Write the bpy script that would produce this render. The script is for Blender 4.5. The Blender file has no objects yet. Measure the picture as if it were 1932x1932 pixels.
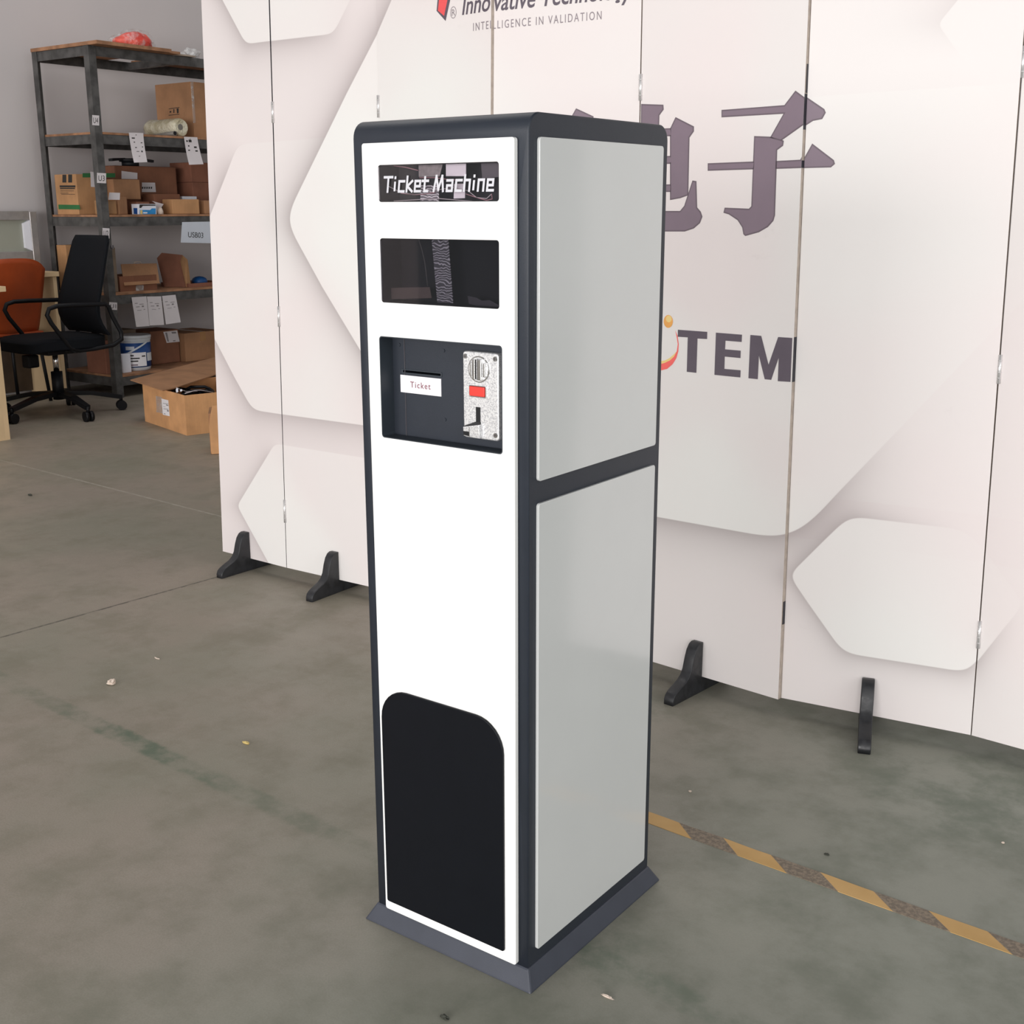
import bpy, bmesh, math, random
from mathutils import Vector, Matrix, noise
random.seed(7)
SC = bpy.context.scene
COL = SC.collection
PI = math.pi

# ------------------------------------------------------------------ camera
CAM = Vector((0.9333, -1.3081, 1.1607))
FPX, YAW, PITCH, ROLL = 2260.0, -0.6339, 0.2492, -0.0026
_f = Vector((math.sin(YAW)*math.cos(PITCH), math.cos(YAW)*math.cos(PITCH), -math.sin(PITCH)))
_r = Vector((math.cos(YAW), -math.sin(YAW), 0)); _u = _r.cross(_f)
_r, _u = math.cos(ROLL)*_r + math.sin(ROLL)*_u, -math.sin(ROLL)*_r + math.cos(ROLL)*_u
cd = bpy.data.cameras.new('camera'); cam = bpy.data.objects.new('camera', cd); COL.objects.link(cam)
cd.sensor_fit = 'HORIZONTAL'; cd.sensor_width = 36; cd.lens = FPX*36/1932; cd.clip_start = .05; cd.clip_end = 200
M = Matrix((_r, _u, -_f)).transposed().to_4x4(); M.translation = CAM
cam.matrix_world = M
SC.camera = cam

# ------------------------------------------------------------------ world, light, exposure
SC.view_settings.view_transform = 'Standard'; SC.view_settings.look = 'None'
SC.view_settings.gamma = 1; SC.view_settings.use_curve_mapping = False
SC.view_settings.exposure = 0.0
w = bpy.data.worlds.new('world'); SC.world = w; w.use_nodes = True
w.node_tree.nodes['Background'].inputs[0].default_value = (0.93, 0.97, 1.0, 1)
w.node_tree.nodes['Background'].inputs[1].default_value = 0.55
def area(name, loc, target, sx, sy, power, color):
    l = bpy.data.lights.new(name, 'AREA'); l.shape = 'RECTANGLE'; l.size = sx; l.size_y = sy; l.energy = power; l.color = color
    o = bpy.data.objects.new(name, l); COL.objects.link(o); o.location = loc
    o.rotation_euler = (Vector(target)-Vector(loc)).to_track_quat('-Z', 'Y').to_euler()
    return o
area('daylight_door', (1.0, -9.0, 1.5), (-.6, 1.0, .5), 11.0, 2.9, 900, (1.0, .97, .955))
area('daylight_side', (5.5, -1.5, 2.6), (0, .5, .7), 5.0, 3.4, 95, (1.0, .99, .97))
area('daylight_roof', (.2, -3.0, 5.2), (-.6, .6, 0), 8.0, 3.5, 30, (1.0, .985, .975))

area('rear_fill', (-3.7, 2.3, 5.3), (-3.7, 2.3, 0), 3.5, 3.6, 85, (1.0, .98, .97))  # added overhead fill to lift the dim floor and wall at rear left

# ------------------------------------------------------------------ pixel helpers (1932 frame)
def ray(x, y): return _f + _r*((x-966)/FPX) + _u*((966-y)/FPX)
def onplane(x, y, P, n):
    d = ray(x, y); n = Vector(n)
    return CAM + d*((Vector(P)-CAM).dot(n)/d.dot(n))
def onz(x, y, z=0.0): return onplane(x, y, (0, 0, z), (0, 0, 1))
def onx(x, y, X): return onplane(x, y, (X, 0, 0), (1, 0, 0))
def ony(x, y, Y): return onplane(x, y, (0, Y, 0), (0, 1, 0))

# ------------------------------------------------------------------ materials
def lin(c):
    if isinstance(c, str):
        c = c.lstrip('#'); c = [int(c[i:i+2], 16) for i in (0, 2, 4)]
    return tuple(((v/255)/12.92 if v/255 <= .04045 else ((v/255+.055)/1.055)**2.4) for v in c) + (1,)
class NT:
    def __init__(s, name):
        s.m = bpy.data.materials.new(name); s.m.use_nodes = True; s.t = s.m.node_tree
        s.n = s.t.nodes; s.b = s.n['Principled BSDF']; s.out = s.n['Material Output']
    def new(s, ty, **kw):
        n = s.n.new(ty)
        for k, v in kw.items(): setattr(n, k, v)
        return n
    def link(s, a, b): s.t.links.new(a, b)
    def put(s, sock, v):
        if hasattr(v, 'is_output'): s.link(v, sock)
        else: sock.default_value = v
    def math(s, op, a, b=0.0, c=0.0, clamp=False):
        n = s.new('ShaderNodeMath', operation=op, use_clamp=clamp)
        for i, v in enumerate((a, b, c)): s.put(n.inputs[i], v)
        return n.outputs[0]
    def mix(s, f, a, b, bt='MIX'):
        n = s.new('ShaderNodeMix', data_type='RGBA', blend_type=bt)
        s.put(n.inputs[0], f); s.put(n.inputs[6], a); s.put(n.inputs[7], b)
        return n.outputs[2]
    def mixf(s, f, a, b):
        n = s.new('ShaderNodeMix', data_type='FLOAT')
        s.put(n.inputs[0], f); s.put(n.inputs[2], a); s.put(n.inputs[3], b)
        return n.outputs[0]
    def noise(s, vec, scale, detail=4, rough=.55):
        n = s.new('ShaderNodeTexNoise'); n.inputs['Scale'].default_value = scale
        n.inputs['Detail'].default_value = detail; n.inputs['Roughness'].default_value = rough
        s.link(vec, n.inputs['Vector']); return n.outputs[0]
    def rng(s, v, a, b, c=0.0, d=1.0, smooth=True):
        n = s.new('ShaderNodeMapRange', interpolation_type='SMOOTHSTEP' if smooth else 'LINEAR')
        s.put(n.inputs[0], v)
        for i, x in enumerate((a, b, c, d)): n.inputs[i+1].default_value = x
        return n.outputs[0]
    def coords(s): return s.new('ShaderNodeTexCoord')
    def geo(s): return s.new('ShaderNodeNewGeometry').outputs['Position']
    def bump(s, h, strength, dist=.002):
        n = s.new('ShaderNodeBump'); n.inputs['Strength'].default_value = strength; n.inputs['Distance'].default_value = dist
        s.link(h, n.inputs['Height']); s.link(n.outputs[0], s.b.inputs['Normal'])

def mat(name, col, rough=.5, metal=0.0, var=.08, scale=20, bump=0.0, bscale=200, spec=.5, rvar=0.0, coat=0.0):
    t = NT(name); g = t.coords().outputs['Object']
    c = lin(col); n = t.noise(g, scale, 5)
    lo = tuple(v*(1-var) for v in c[:3]) + (1,); hi = tuple(min(1, v*(1+var)) for v in c[:3]) + (1,)
    t.link(t.mix(t.rng(n, .3, .7), lo, hi), t.b.inputs['Base Color'])
    t.b.inputs['Roughness'].default_value = rough; t.b.inputs['Metallic'].default_value = metal
    t.b.inputs['Specular IOR Level'].default_value = spec
    if rvar: t.link(t.rng(t.noise(g, scale*2, 4), .3, .7, rough-rvar, rough+rvar), t.b.inputs['Roughness'])
    if coat: t.b.inputs['Coat Weight'].default_value = coat; t.b.inputs['Coat Roughness'].default_value = .08
    if bump: t.bump(t.noise(g, bscale, 3), bump)
    return t.m

MT = {}
MT['dark_steel'] = mat('anthracite powder coat', '2b3039', .42, spec=.38, var=.04, bump=.12, bscale=900)
MT['plinth'] = mat('light-lifted anthracite plinth paint', '3c404b', .45, var=.06, bump=.12, bscale=900)  # same paint as the body, lightened: light on the front bevel painted in
MT['recess'] = mat('anthracite recess coat', '2f363e', .5, var=.05, bump=.1, bscale=900)
MT['kick'] = mat('black satin board', '0b0e15', .38, spec=.25, var=.05)
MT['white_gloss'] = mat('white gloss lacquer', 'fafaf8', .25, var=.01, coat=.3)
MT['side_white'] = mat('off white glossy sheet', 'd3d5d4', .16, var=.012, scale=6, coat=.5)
MT['label_white'] = mat('white sticker', 'f2f0f4', .5, var=.02)
MT['ticket_red'] = mat('faded red ink', '94606a', .6)
MT['letter_white'] = mat('white vinyl lettering', 'd4d4da', .4, var=.02)
MT['black'] = mat('black void', '06070d', .6, var=.1)
MT['red_button'] = mat('red plastic', 'f0443c', .3, var=.05)
MT['wire_red'] = mat('dull pink wire', 'b88a90', .5)
MT['wire_white'] = mat('grey white wire', 'c0b8ba', .5)
MT['paper'] = mat('white paper', 'd8d2d4', .8, var=.03, scale=8)
MT['paper_cool'] = mat('bluish white paper', 'ccd2dc', .8, var=.03, scale=8)
MT['ink'] = mat('black ink', '2a2826', .7)
MT['ink_soft'] = mat('grey pencil ink', '8a8486', .7)
MT['steel'] = mat('worn grey angle steel', '545352', .5, .3, var=.35, scale=18, rvar=.1)
MT['board'] = mat('brown plywood', '9a7052', .75, var=.3, scale=12)
MT['board_grey'] = mat('pale chipboard', 'a09284', .75, var=.2, scale=12)
MT['tan_edge'] = mat('raw fibreboard edge', 'b4a79c', .8, var=.12, scale=60)
MT['foot_black'] = mat('black painted wood', '26272a', .42, var=.3, scale=30, rvar=.12, bump=.15, bscale=90)
MT['hinge'] = mat('bright zinc hinge', 'e4e2e2', .25, .6, var=.05)
MT['orange_ply'] = mat('orange brown moulded plywood', 'a2441a', .45, var=.12, scale=8)
MT['chair_black'] = mat('black chair plastic', '0c0d11', .5, spec=.3, var=.1)
MT['chair_mesh'] = mat('black mesh fabric', '0d1015', .85, spec=.2, var=.2, scale=300, bump=.3, bscale=600)
MT['chrome'] = mat('chrome tube', 'd8d8d8', .15, 1.0, var=.02)
MT['beech'] = mat('light beech laminate', 'd8bc94', .5, var=.06, scale=5)
MT['alu'] = mat('brushed aluminium profile', 'a8a4a2', .4, .5, var=.08)
MT['pail_white'] = mat('white bucket plastic', 'd4d8dc', .4, var=.03)
MT['pail_blue'] = mat('blue bucket print', '1c4a8c', .4, var=.05)
MT['green_ink'] = mat('green print', '2c6a3a', .7, var=.1)
MT['box_blue'] = mat('bright blue print', '2a86c4', .5, var=.15)
MT['box_white'] = mat('white glossy carton', 'e0e2ea', .4, var=.02)
MT['cap_blue'] = mat('blue plastic cap', '16508c', .4)
MT['tube_grey'] = mat('grey plastic tube', '77736c', .5)
MT['char'] = mat('printed mauve grey ink', '82727e', .55, var=.04, scale=8)
MT['char_rim'] = mat('printed dark rim ink', '6c5f68', .55, var=.04)
MT['tem'] = mat('printed dark plum ink', '5e5560', .55, var=.04)
MT['wrap_dark'] = mat('printed ink on board edge', '2a2a32', .55)
MT['logo_red'] = mat('printed red ink', 'ee5a5c', .55, var=.04)
MT['logo_rose'] = mat('printed coral ink', 'ff6e6a', .55, var=.05)
MT['logo_yellow'] = mat('printed yellow ink', 'f4d58a', .55, var=.05)
MT['logo_orange'] = mat('printed orange ink', 'f2ae5c', .55, var=.1, scale=30)
MT['tag_text'] = mat('printed grey ink', '8c8288', .55)
MT['rubble'] = mat('pale paper scrap', 'd6c6b8', .8, var=.1)
MT['splinter'] = mat('yellow splinter', 'd8c07c', .7)
MT['dark_grit'] = mat('dark grit', '3a3c34', .8)
MT['foil_light'] = mat('pale sticker', 'e6e2e6', .5, var=.03)
MT['grey_foil'] = mat('dull grey foil', '928c8a', .4, .2, var=.2, scale=90)
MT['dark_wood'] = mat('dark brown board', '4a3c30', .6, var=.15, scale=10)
MT['brown_bar'] = mat('brown bar', '7a685e', .5, var=.1)
MT['dim_grey'] = mat('dim grey panel', '5a565a', .4, var=.1)

def cardboard(name, col, rough=.8):
    t = NT(name); g = t.coords().outputs['Object']; c = lin(col)
    n = t.noise(g, 7, 5); mp = t.new('ShaderNodeMapping'); mp.inputs['Scale'].default_value = (1, 1, .05)
    t.link(g, mp.inputs[0]); fl = t.noise(mp.outputs[0], 160, 2)
    lo = tuple(v*.84 for v in c[:3])+(1,); hi = tuple(min(1, v*1.12) for v in c[:3])+(1,)
    k = t.mix(t.rng(n, .3, .7), lo, hi)
    t.link(t.mix(t.rng(fl, .35, .65, 0, .14), k, tuple(v*.7 for v in c[:3])+(1,)), t.b.inputs['Base Color'])
    t.b.inputs['Roughness'].default_value = rough; t.bump(fl, .15)
    return t.m
MT['card'] = cardboard('kraft cardboard', 'a57a58')
MT['card_floor'] = cardboard('fresh kraft cardboard', 'd09c6c')
MT['card_dark'] = cardboard('brown cardboard', '845740')
MT['card_red'] = cardboard('reddish cardboard', '8a5a46')
MT['card_bright'] = cardboard('bright kraft cardboard', 'b5885e')
MT['card_grey'] = cardboard('grey brown cardboard', '80705f')
MT['card_tape'] = mat('brown parcel tape', 'a07850', .2, var=.1, scale=10)

def clear_film(name, tint, alpha=.75, rough=.12):
    t = NT(name); tr = t.new('ShaderNodeBsdfTransparent'); gl = t.new('ShaderNodeBsdfPrincipled'); mx = t.new('ShaderNodeMixShader')
    tr.inputs[0].default_value = tint; gl.inputs['Base Color'].default_value = (.8, .8, .8, 1); gl.inputs['Roughness'].default_value = rough
    n = t.noise(t.coords().outputs['Object'], 22, 3)
    t.link(t.rng(n, .45, .7, 1-alpha, 1-alpha+.35), mx.inputs[0]); t.link(tr.outputs[0], mx.inputs[1]); t.link(gl.outputs[0], mx.inputs[2])
    t.link(mx.outputs[0], t.out.inputs[0]); return t.m
MT['film'] = clear_film('clear plastic film', (.97, .97, .97, 1), .97)
MT['film_tape'] = clear_film('clear packing tape', (.92, .9, .86, 1), .8, .08)
def glass_pane(name, tint):
    t = NT(name); tr = t.new('ShaderNodeBsdfTransparent'); gl = t.new('ShaderNodeBsdfGlossy'); mx = t.new('ShaderNodeMixShader')
    tr.inputs[0].default_value = tint; gl.inputs[0].default_value = (1, 1, 1, 1); gl.inputs['Roughness'].default_value = .03
    fr = t.new('ShaderNodeFresnel'); fr.inputs[0].default_value = 1.3
    t.link(fr.outputs[0], mx.inputs[0]); t.link(tr.outputs[0], mx.inputs[1]); t.link(gl.outputs[0], mx.inputs[2])
    t.link(mx.outputs[0], t.out.inputs[0]); return t.m
MT['tint_glass'] = glass_pane('tinted acrylic', (.92, .9, .92, 1))
MT['smoke_glass'] = glass_pane('smoked acrylic', (.66, .65, .68, 1))
def frosted():
    t = NT('greenish frosted glass'); n = t.noise(t.coords().outputs['Object'], 3, 2)
    t.link(t.mix(n, lin('93968a'), lin('a2a498')), t.b.inputs['Base Color']); t.b.inputs['Roughness'].default_value = .3
    return t.m
MT['frosted'] = frosted()
def foil():
    t = NT('crinkled silver film'); g = t.coords().outputs['Object']
    wv = t.new('ShaderNodeTexWave', wave_type='BANDS', bands_direction='Z'); wv.inputs['Scale'].default_value = 80
    wv.inputs['Distortion'].default_value = 16; wv.inputs['Detail'].default_value = 2; wv.inputs['Detail Scale'].default_value = .6
    t.link(g, wv.inputs[0])
    t.link(t.mix(t.rng(wv.outputs['Fac'], .55, .95), lin('6e6c70'), lin('f4f2f4')), t.b.inputs['Base Color'])
    t.b.inputs['Roughness'].default_value = .35; t.b.inputs['Metallic'].default_value = .2; return t.m
MT['foil'] = foil()
def zinc():
    t = NT('speckled cast zinc'); g = t.coords().outputs['Object']; n = t.noise(g, 420, 3, .7)
    t.link(t.mix(t.rng(n, .35, .6), lin('c4c4c8'), lin('fafafa')), t.b.inputs['Base Color'])
    t.b.inputs['Metallic'].default_value = .45; t.b.inputs['Roughness'].default_value = .3; t.bump(n, .12, .0004); return t.m
MT['zinc'] = zinc()
def fabric_bag():
    t = NT('orange red plastic'); g = t.coords().outputs['Object']; n = t.noise(g, 18, 3)
    t.link(t.mix(t.rng(n, .3, .7), lin('d8382c'), lin('f0604c')), t.b.inputs['Base Color']); t.b.inputs['Roughness'].default_value = .35
    t.bump(t.noise(g, 25, 3), .6, .02); return t.m
MT['bag'] = fabric_bag()
def bubble():
    t = NT('milky bubble wrap'); g = t.coords().outputs['Object']; v = t.new('ShaderNodeTexVoronoi'); v.inputs['Scale'].default_value = 90
    t.link(g, v.inputs[0]); t.b.inputs['Base Color'].default_value = lin('c9c0a4'); t.b.inputs['Roughness'].default_value = .25
    n = t.noise(g, 14, 3); t.link(t.mix(t.rng(n, .35, .65), lin('b3a98c'), lin('d8d2bc')), t.b.inputs['Base Color'])
    t.bump(v.outputs[0], .6, .006); return t.m
MT['bubble'] = bubble()

# ------------------------------------------------------------------ object helpers
WO = {}                                   # object -> world origin
def link_mesh(name, me, m, parent=None, keep=False):
    mats = m if isinstance(m, (list, tuple)) else [m]
    for k in mats: me.materials.append(k)
    o = bpy.data.objects.new(name, me); COL.objects.link(o)
    vs = [v.co for v in me.vertices]
    lo = Vector([min(v[i] for v in vs) for i in range(3)]); hi = Vector([max(v[i] for v in vs) for i in range(3)])
    org = Vector(((lo.x+hi.x)/2, (lo.y+hi.y)/2, lo.z))
    if keep: org = Vector((0, 0, 0))
    me.transform(Matrix.Translation(-org)); WO[o] = org
    if parent is not None:
        o.parent = parent; o.location = org - WO[parent]
    else: o.location = org
    return o
def thing(name, label, cat, loc, group=None):
    o = bpy.data.objects.new(name, None); COL.objects.link(o); o.empty_display_size = .05
    o.location = loc; WO[o] = Vector(loc); return tag(o, label, cat, group)
def tag(o, label=None, cat=None, group=None, kind=None):
    if label: o['label'] = label
    if cat: o['category'] = cat
    if group: o['group'] = group
    if kind: o['kind'] = kind
    return o

class MB:
    def __init__(s): s.bm = bmesh.new(); s.mi = 0
    def face(s, pts, mi=None):
        f = s.bm.faces.new([s.bm.verts.new(Vector(p)) for p in pts]); f.material_index = s.mi if mi is None else mi; return f
    def box(s, a, b, mi=None, M=None):
        x0, y0, z0 = a; x1, y1, z1 = b
        c = [Vector(p) for p in ((x0,y0,z0),(x1,y0,z0),(x1,y1,z0),(x0,y1,z0),(x0,y0,z1),(x1,y0,z1),(x1,y1,z1),(x0,y1,z1))]
        if M is not None: c = [M @ p for p in c]
        return s.hexa(c, mi)
    def hexa(s, c, mi=None):
        v = [s.bm.verts.new(p) for p in c]; fs = []
        for q in ((3,2,1,0),(4,5,6,7),(0,1,5,4),(1,2,6,5),(2,3,7,6),(3,0,4,7)):
            f = s.bm.faces.new([v[i] for i in q]); f.material_index = s.mi if mi is None else mi; fs.append(f)
        return fs
    def tube(s, path, r, n=10, mi=None, closed=False):
        path = [Vector(p) for p in path]; rings = []; N = len(path)
        up = None
        for i, p in enumerate(path):
            if closed: d = path[(i+1) % N]-path[i-1]
            else: d = path[min(i+1, N-1)]-path[max(i-1, 0)]
            d.normalize()
            if up is None: up = Vector((0, 0, 1)) if abs(d.z) < .9 else Vector((1, 0, 0))
            a = up - d*up.dot(d)
            if a.length < 1e-5: a = d.orthogonal()
            a.normalize(); up = a; b = d.cross(a)
            rr = r[i] if isinstance(r, (list, tuple)) else r
            rings.append([s.bm.verts.new(p + (a*math.cos(2*PI*k/n) + b*math.sin(2*PI*k/n))*rr) for k in range(n)])
        R = range(N if closed else N-1)
        for i in R:
            A, B = rings[i], rings[(i+1) % N]
            for k in range(n):
                f = s.bm.faces.new((A[k], A[(k+1) % n], B[(k+1) % n], B[k])); f.smooth = True; f.material_index = s.mi if mi is None else mi
        if not closed:
            for q in (rings[0][::-1], rings[-1]):
                f = s.bm.faces.new(q); f.material_index = s.mi if mi is None else mi
    def bar(s, path, hw, ht, upv=(0, 0, 1), mi=None):     # flat bar: half width along side, half thickness along up
        path = [Vector(p) for p in path]; rings = []; N = len(path)
        for i, p in enumerate(path):
            d = (path[min(i+1, N-1)]-path[max(i-1, 0)]).normalized(); sd = d.cross(Vector(upv))
            if sd.length < 1e-4: sd = d.orthogonal()
            sd.normalize(); u = sd.cross(d).normalized()
            w_ = hw[i] if isinstance(hw, (list, tuple)) else hw
            rings.append([s.bm.verts.new(p+sd*a*w_+u*b*ht) for a, b in ((-1,-1),(1,-1),(1,1),(-1,1))])
        for A, B in zip(rings, rings[1:]):
            for k in range(4): s.bm.faces.new((A[k], A[(k+1) % 4], B[(k+1) % 4], B[k])).material_index = s.mi if mi is None else mi
        s.bm.faces.new(rings[0][::-1]); s.bm.faces.new(rings[-1])
    def lathe(s, prof, c, n=40, mi=None):
        rings = []
        for r, z in prof: rings.append([s.bm.verts.new((c[0]+r*math.cos(2*PI*k/n), c[1]+r*math.sin(2*PI*k/n), c[2]+z)) for k in range(n)])
        for A, B in zip(rings, rings[1:]):
            for k in range(n):
                f = s.bm.faces.new((A[k], A[(k+1) % n], B[(k+1) % n], B[k])); f.smooth = True; f.material_index = s.mi if mi is None else mi
        s.bm.faces.new(rings[0][::-1]); s.bm.faces.new(rings[-1])
    def bevel(s, w=.003, seg=2, ang=.6):
        bmesh.ops.recalc_face_normals(s.bm, faces=s.bm.faces)
        es = [e for e in s.bm.edges if len(e.link_faces) == 2 and e.calc_face_angle(0) > ang]
        bmesh.ops.bevel(s.bm, geom=es, offset=w, segments=seg, affect='EDGES', profile=.6, clamp_overlap=True)
        return s
    def build(s, name, m, parent=None, smooth=False, keep=False, recalc=True):
        if recalc: bmesh.ops.recalc_face_normals(s.bm, faces=s.bm.faces)
        me = bpy.data.meshes.new(name); s.bm.to_mesh(me); s.bm.free()
        if smooth:
            for p in me.polygons: p.use_smooth = True
        return link_mesh(name, me, m, parent, keep)

def evalmesh(ob):
    COL.objects.link(ob)
    dg = bpy.context.evaluated_depsgraph_get(); dg.update()
    me = bpy.data.meshes.new_from_object(ob.evaluated_get(dg))
    d = ob.data; bpy.data.objects.remove(ob)
    if isinstance(d, bpy.types.Mesh): bpy.data.meshes.remove(d)
    else: bpy.data.curves.remove(d)
    me.materials.clear()
    return me
def plate_mesh(loops, t, bev=0.0, seg=2):               # local XY outline with holes, thickness along Z centred
    cu = bpy.data.curves.new('p', 'CURVE'); cu.dimensions = '2D'; cu.fill_mode = 'BOTH'
    cu.extrude = max(t/2-bev, 1e-5); cu.bevel_depth = bev; cu.bevel_resolution = seg; cu.offset = -bev
    for L in loops:
        sp = cu.splines.new('POLY'); sp.points.add(len(L)-1); sp.use_cyclic_u = True
        for p, q in zip(sp.points, L): p.co = (q[0], q[1], 0, 1)
    return evalmesh(bpy.data.objects.new('p', cu))
def arc(cx, cy, r, a0, a1, n=8): return [(cx+r*math.cos(math.radians(a0+(a1-a0)*i/n)), cy+r*math.sin(math.radians(a0+(a1-a0)*i/n))) for i in range(n+1)]
def rrect(x0, y0, x1, y1, r, r2=None):
    rt = r if r2 is None else r2
    return arc(x0+r, y0+r, r, 180, 270) + arc(x1-r, y0+r, r, 270, 360) + arc(x1-rt, y1-rt, rt, 0, 90) + arc(x0+rt, y1-rt, rt, 90, 180)
FRONT = Matrix(((1,0,0,0),(0,0,-1,0),(0,1,0,0),(0,0,0,1)))    # local x,y,z -> world x, z, -y
SIDE = Matrix(((0,0,1,0),(1,0,0,0),(0,1,0,0),(0,0,0,1)))      # local x,y,z -> world y, z, +x
def plate(name, loops, t, mt, base, at, parent=None, bev=0.0, seg=2):
    me = plate_mesh(loops, t, bev, seg); Mx = Matrix.Translation(at) @ base; me.transform(Mx)
    if Mx.determinant() < 0: me.flip_normals()
    for p in me.polygons: p.use_smooth = False
    return link_mesh(name, me, mt, parent)
def boolean(ob_mesh, cutters):
    o = bpy.data.objects.new('b', ob_mesh); cs = []
    for a, b in cutters:
        mb = MB(); mb.box(a, b); bmesh.ops.recalc_face_normals(mb.bm, faces=mb.bm.faces)
        me = bpy.data.meshes.new('c'); mb.bm.to_mesh(me); mb.bm.free()
        c = bpy.data.objects.new('c', me); COL.objects.link(c); cs.append(c)
        md = o.modifiers.new('x', 'BOOLEAN'); md.operation = 'DIFFERENCE'; md.object = c; md.solver = 'EXACT'
    me = evalmesh(o)
    for c in cs:
        d = c.data; bpy.data.objects.remove(c); bpy.data.meshes.remove(d)
    return me
def text_mesh(s, shear=0.0, bold=0.0, spacing=1.0):
    cu = bpy.data.curves.new('t', 'FONT'); cu.body = s; cu.shear = shear; cu.offset = bold; cu.space_character = spacing; cu.fill_mode = 'FRONT'
    cu.resolution_u = 4
    me = evalmesh(bpy.data.objects.new('t', cu))
    xs = [v.co.x for v in me.vertices]
    return me, min(xs), max(xs)
def text_quad(name, s, P0, P1, up, mt, parent=None, cap=.69, **kw):
    """text with baseline P0->P1, cap height vector up"""
    me, a, b = text_mesh(s, **kw); P0 = Vector(P0); P1 = Vector(P1); up = Vector(up)
    for v in me.vertices: v.co = P0 + (P1-P0)*((v.co.x-a)/(b-a)) + up*(v.co.y/cap)
    return link_mesh(name, me, mt, parent)
def poly3(name, pts, n, t, mt, parent=None):            # thin solid sheet from 3D polygon pts, thickness t along n
    bm = bmesh.new(); n = Vector(n).normalized()
    A = [bm.verts.new(Vector(p)) for p in pts]; B = [bm.verts.new(Vector(p)+n*t) for p in pts]; k = len(pts)
    bm.faces.new(A[::-1]); bm.faces.new(B)
    for i in range(k): bm.faces.new((A[i], A[(i+1) % k], B[(i+1) % k], B[i]))
    bmesh.ops.recalc_face_normals(bm, faces=bm.faces)
    me = bpy.data.meshes.new(name); bm.to_mesh(me); bm.free(); return link_mesh(name, me, mt, parent)

# ================================================================== SETTING
def floor_material():
    t = NT('worn grey green concrete floor'); g = t.geo()
    n1 = t.noise(g, 1.1, 5, .6); n2 = t.noise(g, 5.5, 6, .65); n3 = t.noise(g, 38, 5, .7); n4 = t.noise(g, 300, 2)
    c = t.mix(t.rng(n1, .35, .68), lin('9d9286'), lin('8f8c7d'))
    c = t.mix(t.rng(n2, .42, .72, 0, .6), c, lin('7b7766'))
    c = t.mix(t.rng(n3, .55, .75, 0, .22), c, lin('a39c8e'))
    c = t.mix(t.rng(n4, .3, .7, 0, .3), c, lin('767166'))
    sep = t.new('ShaderNodeSeparateXYZ'); t.link(g, sep.inputs[0]); X, Y = sep.outputs[0], sep.outputs[1]
    c = t.mix(t.rng(t.math('ADD', X, t.math('MULTIPLY', n2, .6)), -.8, .9, 0, .8), c, t.mix(t.rng(n2, .35, .7), lin('8c9187'), lin('757b70')))   # greener, less trodden paint on the right
    def line(P, Q):
        d = (Vector(Q)-Vector(P)).normalized(); n = Vector((-d.y, d.x)); k = n.dot(Vector(P))
        a = t.math('ADD', t.math('MULTIPLY', X, n.x), t.math('MULTIPLY', Y, n.y))
        s = t.math('ADD', t.math('MULTIPLY', X, d.x), t.math('MULTIPLY', Y, d.y))
        return t.math('SUBTRACT', a, k), s, d.dot(Vector(P)), d.dot(Vector(Q))
    wob = t.math('MULTIPLY', t.math('SUBTRACT', n3, .5), .03)
    # faded green trace where tape used to be
    d, s, a, b = line((-1.95, .224), (.75, .085))
    m = t.math('MULTIPLY', t.rng(t.math('ABSOLUTE', t.math('ADD', d, wob)), .018, .034, 1, 0), t.rng(n2, .40, .62, .12, .75))
    pk = t.rng(t.math('ABSOLUTE', t.math('SUBTRACT', s, a+.75)), .12, .4, 1.0, .4)
    c = t.mix(t.math('MULTIPLY', m, pk), c, lin('4c6350'))
    # construction joints
    for P, Q, wd, col, lo in (((-4.34, 1.752), (-2.635, 1.651), .006, 'b0aa9e', .9), ((-2.087, .387), (-2.039, 1.109), .0055, '3c3a34', .8)):
        d, s, a, b = line(P, Q)
        m = t.rng(t.math('ABSOLUTE', t.math('ADD', d, t.math('MULTIPLY', wob, .25))), wd*.4, wd*1.2, 1, 0)
        m = t.math('MULTIPLY', m, t.rng(n3, .35, .6, .3, lo))
        c = t.mix(m, c, lin(col))
    # greenish scuffs near the screen feet and cabinet
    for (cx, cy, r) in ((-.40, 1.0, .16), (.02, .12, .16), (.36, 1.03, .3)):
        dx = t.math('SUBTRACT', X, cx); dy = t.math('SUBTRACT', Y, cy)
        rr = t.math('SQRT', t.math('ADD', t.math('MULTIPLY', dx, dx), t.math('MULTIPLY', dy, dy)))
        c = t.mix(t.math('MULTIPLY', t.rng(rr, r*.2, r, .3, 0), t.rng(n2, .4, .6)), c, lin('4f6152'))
    t.link(c, t.b.inputs['Base Color'])
    t.link(t.rng(n2, .3, .7, .42, .62), t.b.inputs['Roughness']); t.b.inputs['Specular IOR Level'].default_value = .35
    t.bump(n3, .12, .003)
    return t.m
mb = MB(); mb.face(((-6.2, -9, 0), (7, -9, 0), (7, 8, 0), (-6.2, 8, 0)))
floor = mb.build('floor', floor_material(), keep=True); tag(floor, kind='structure')

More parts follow.
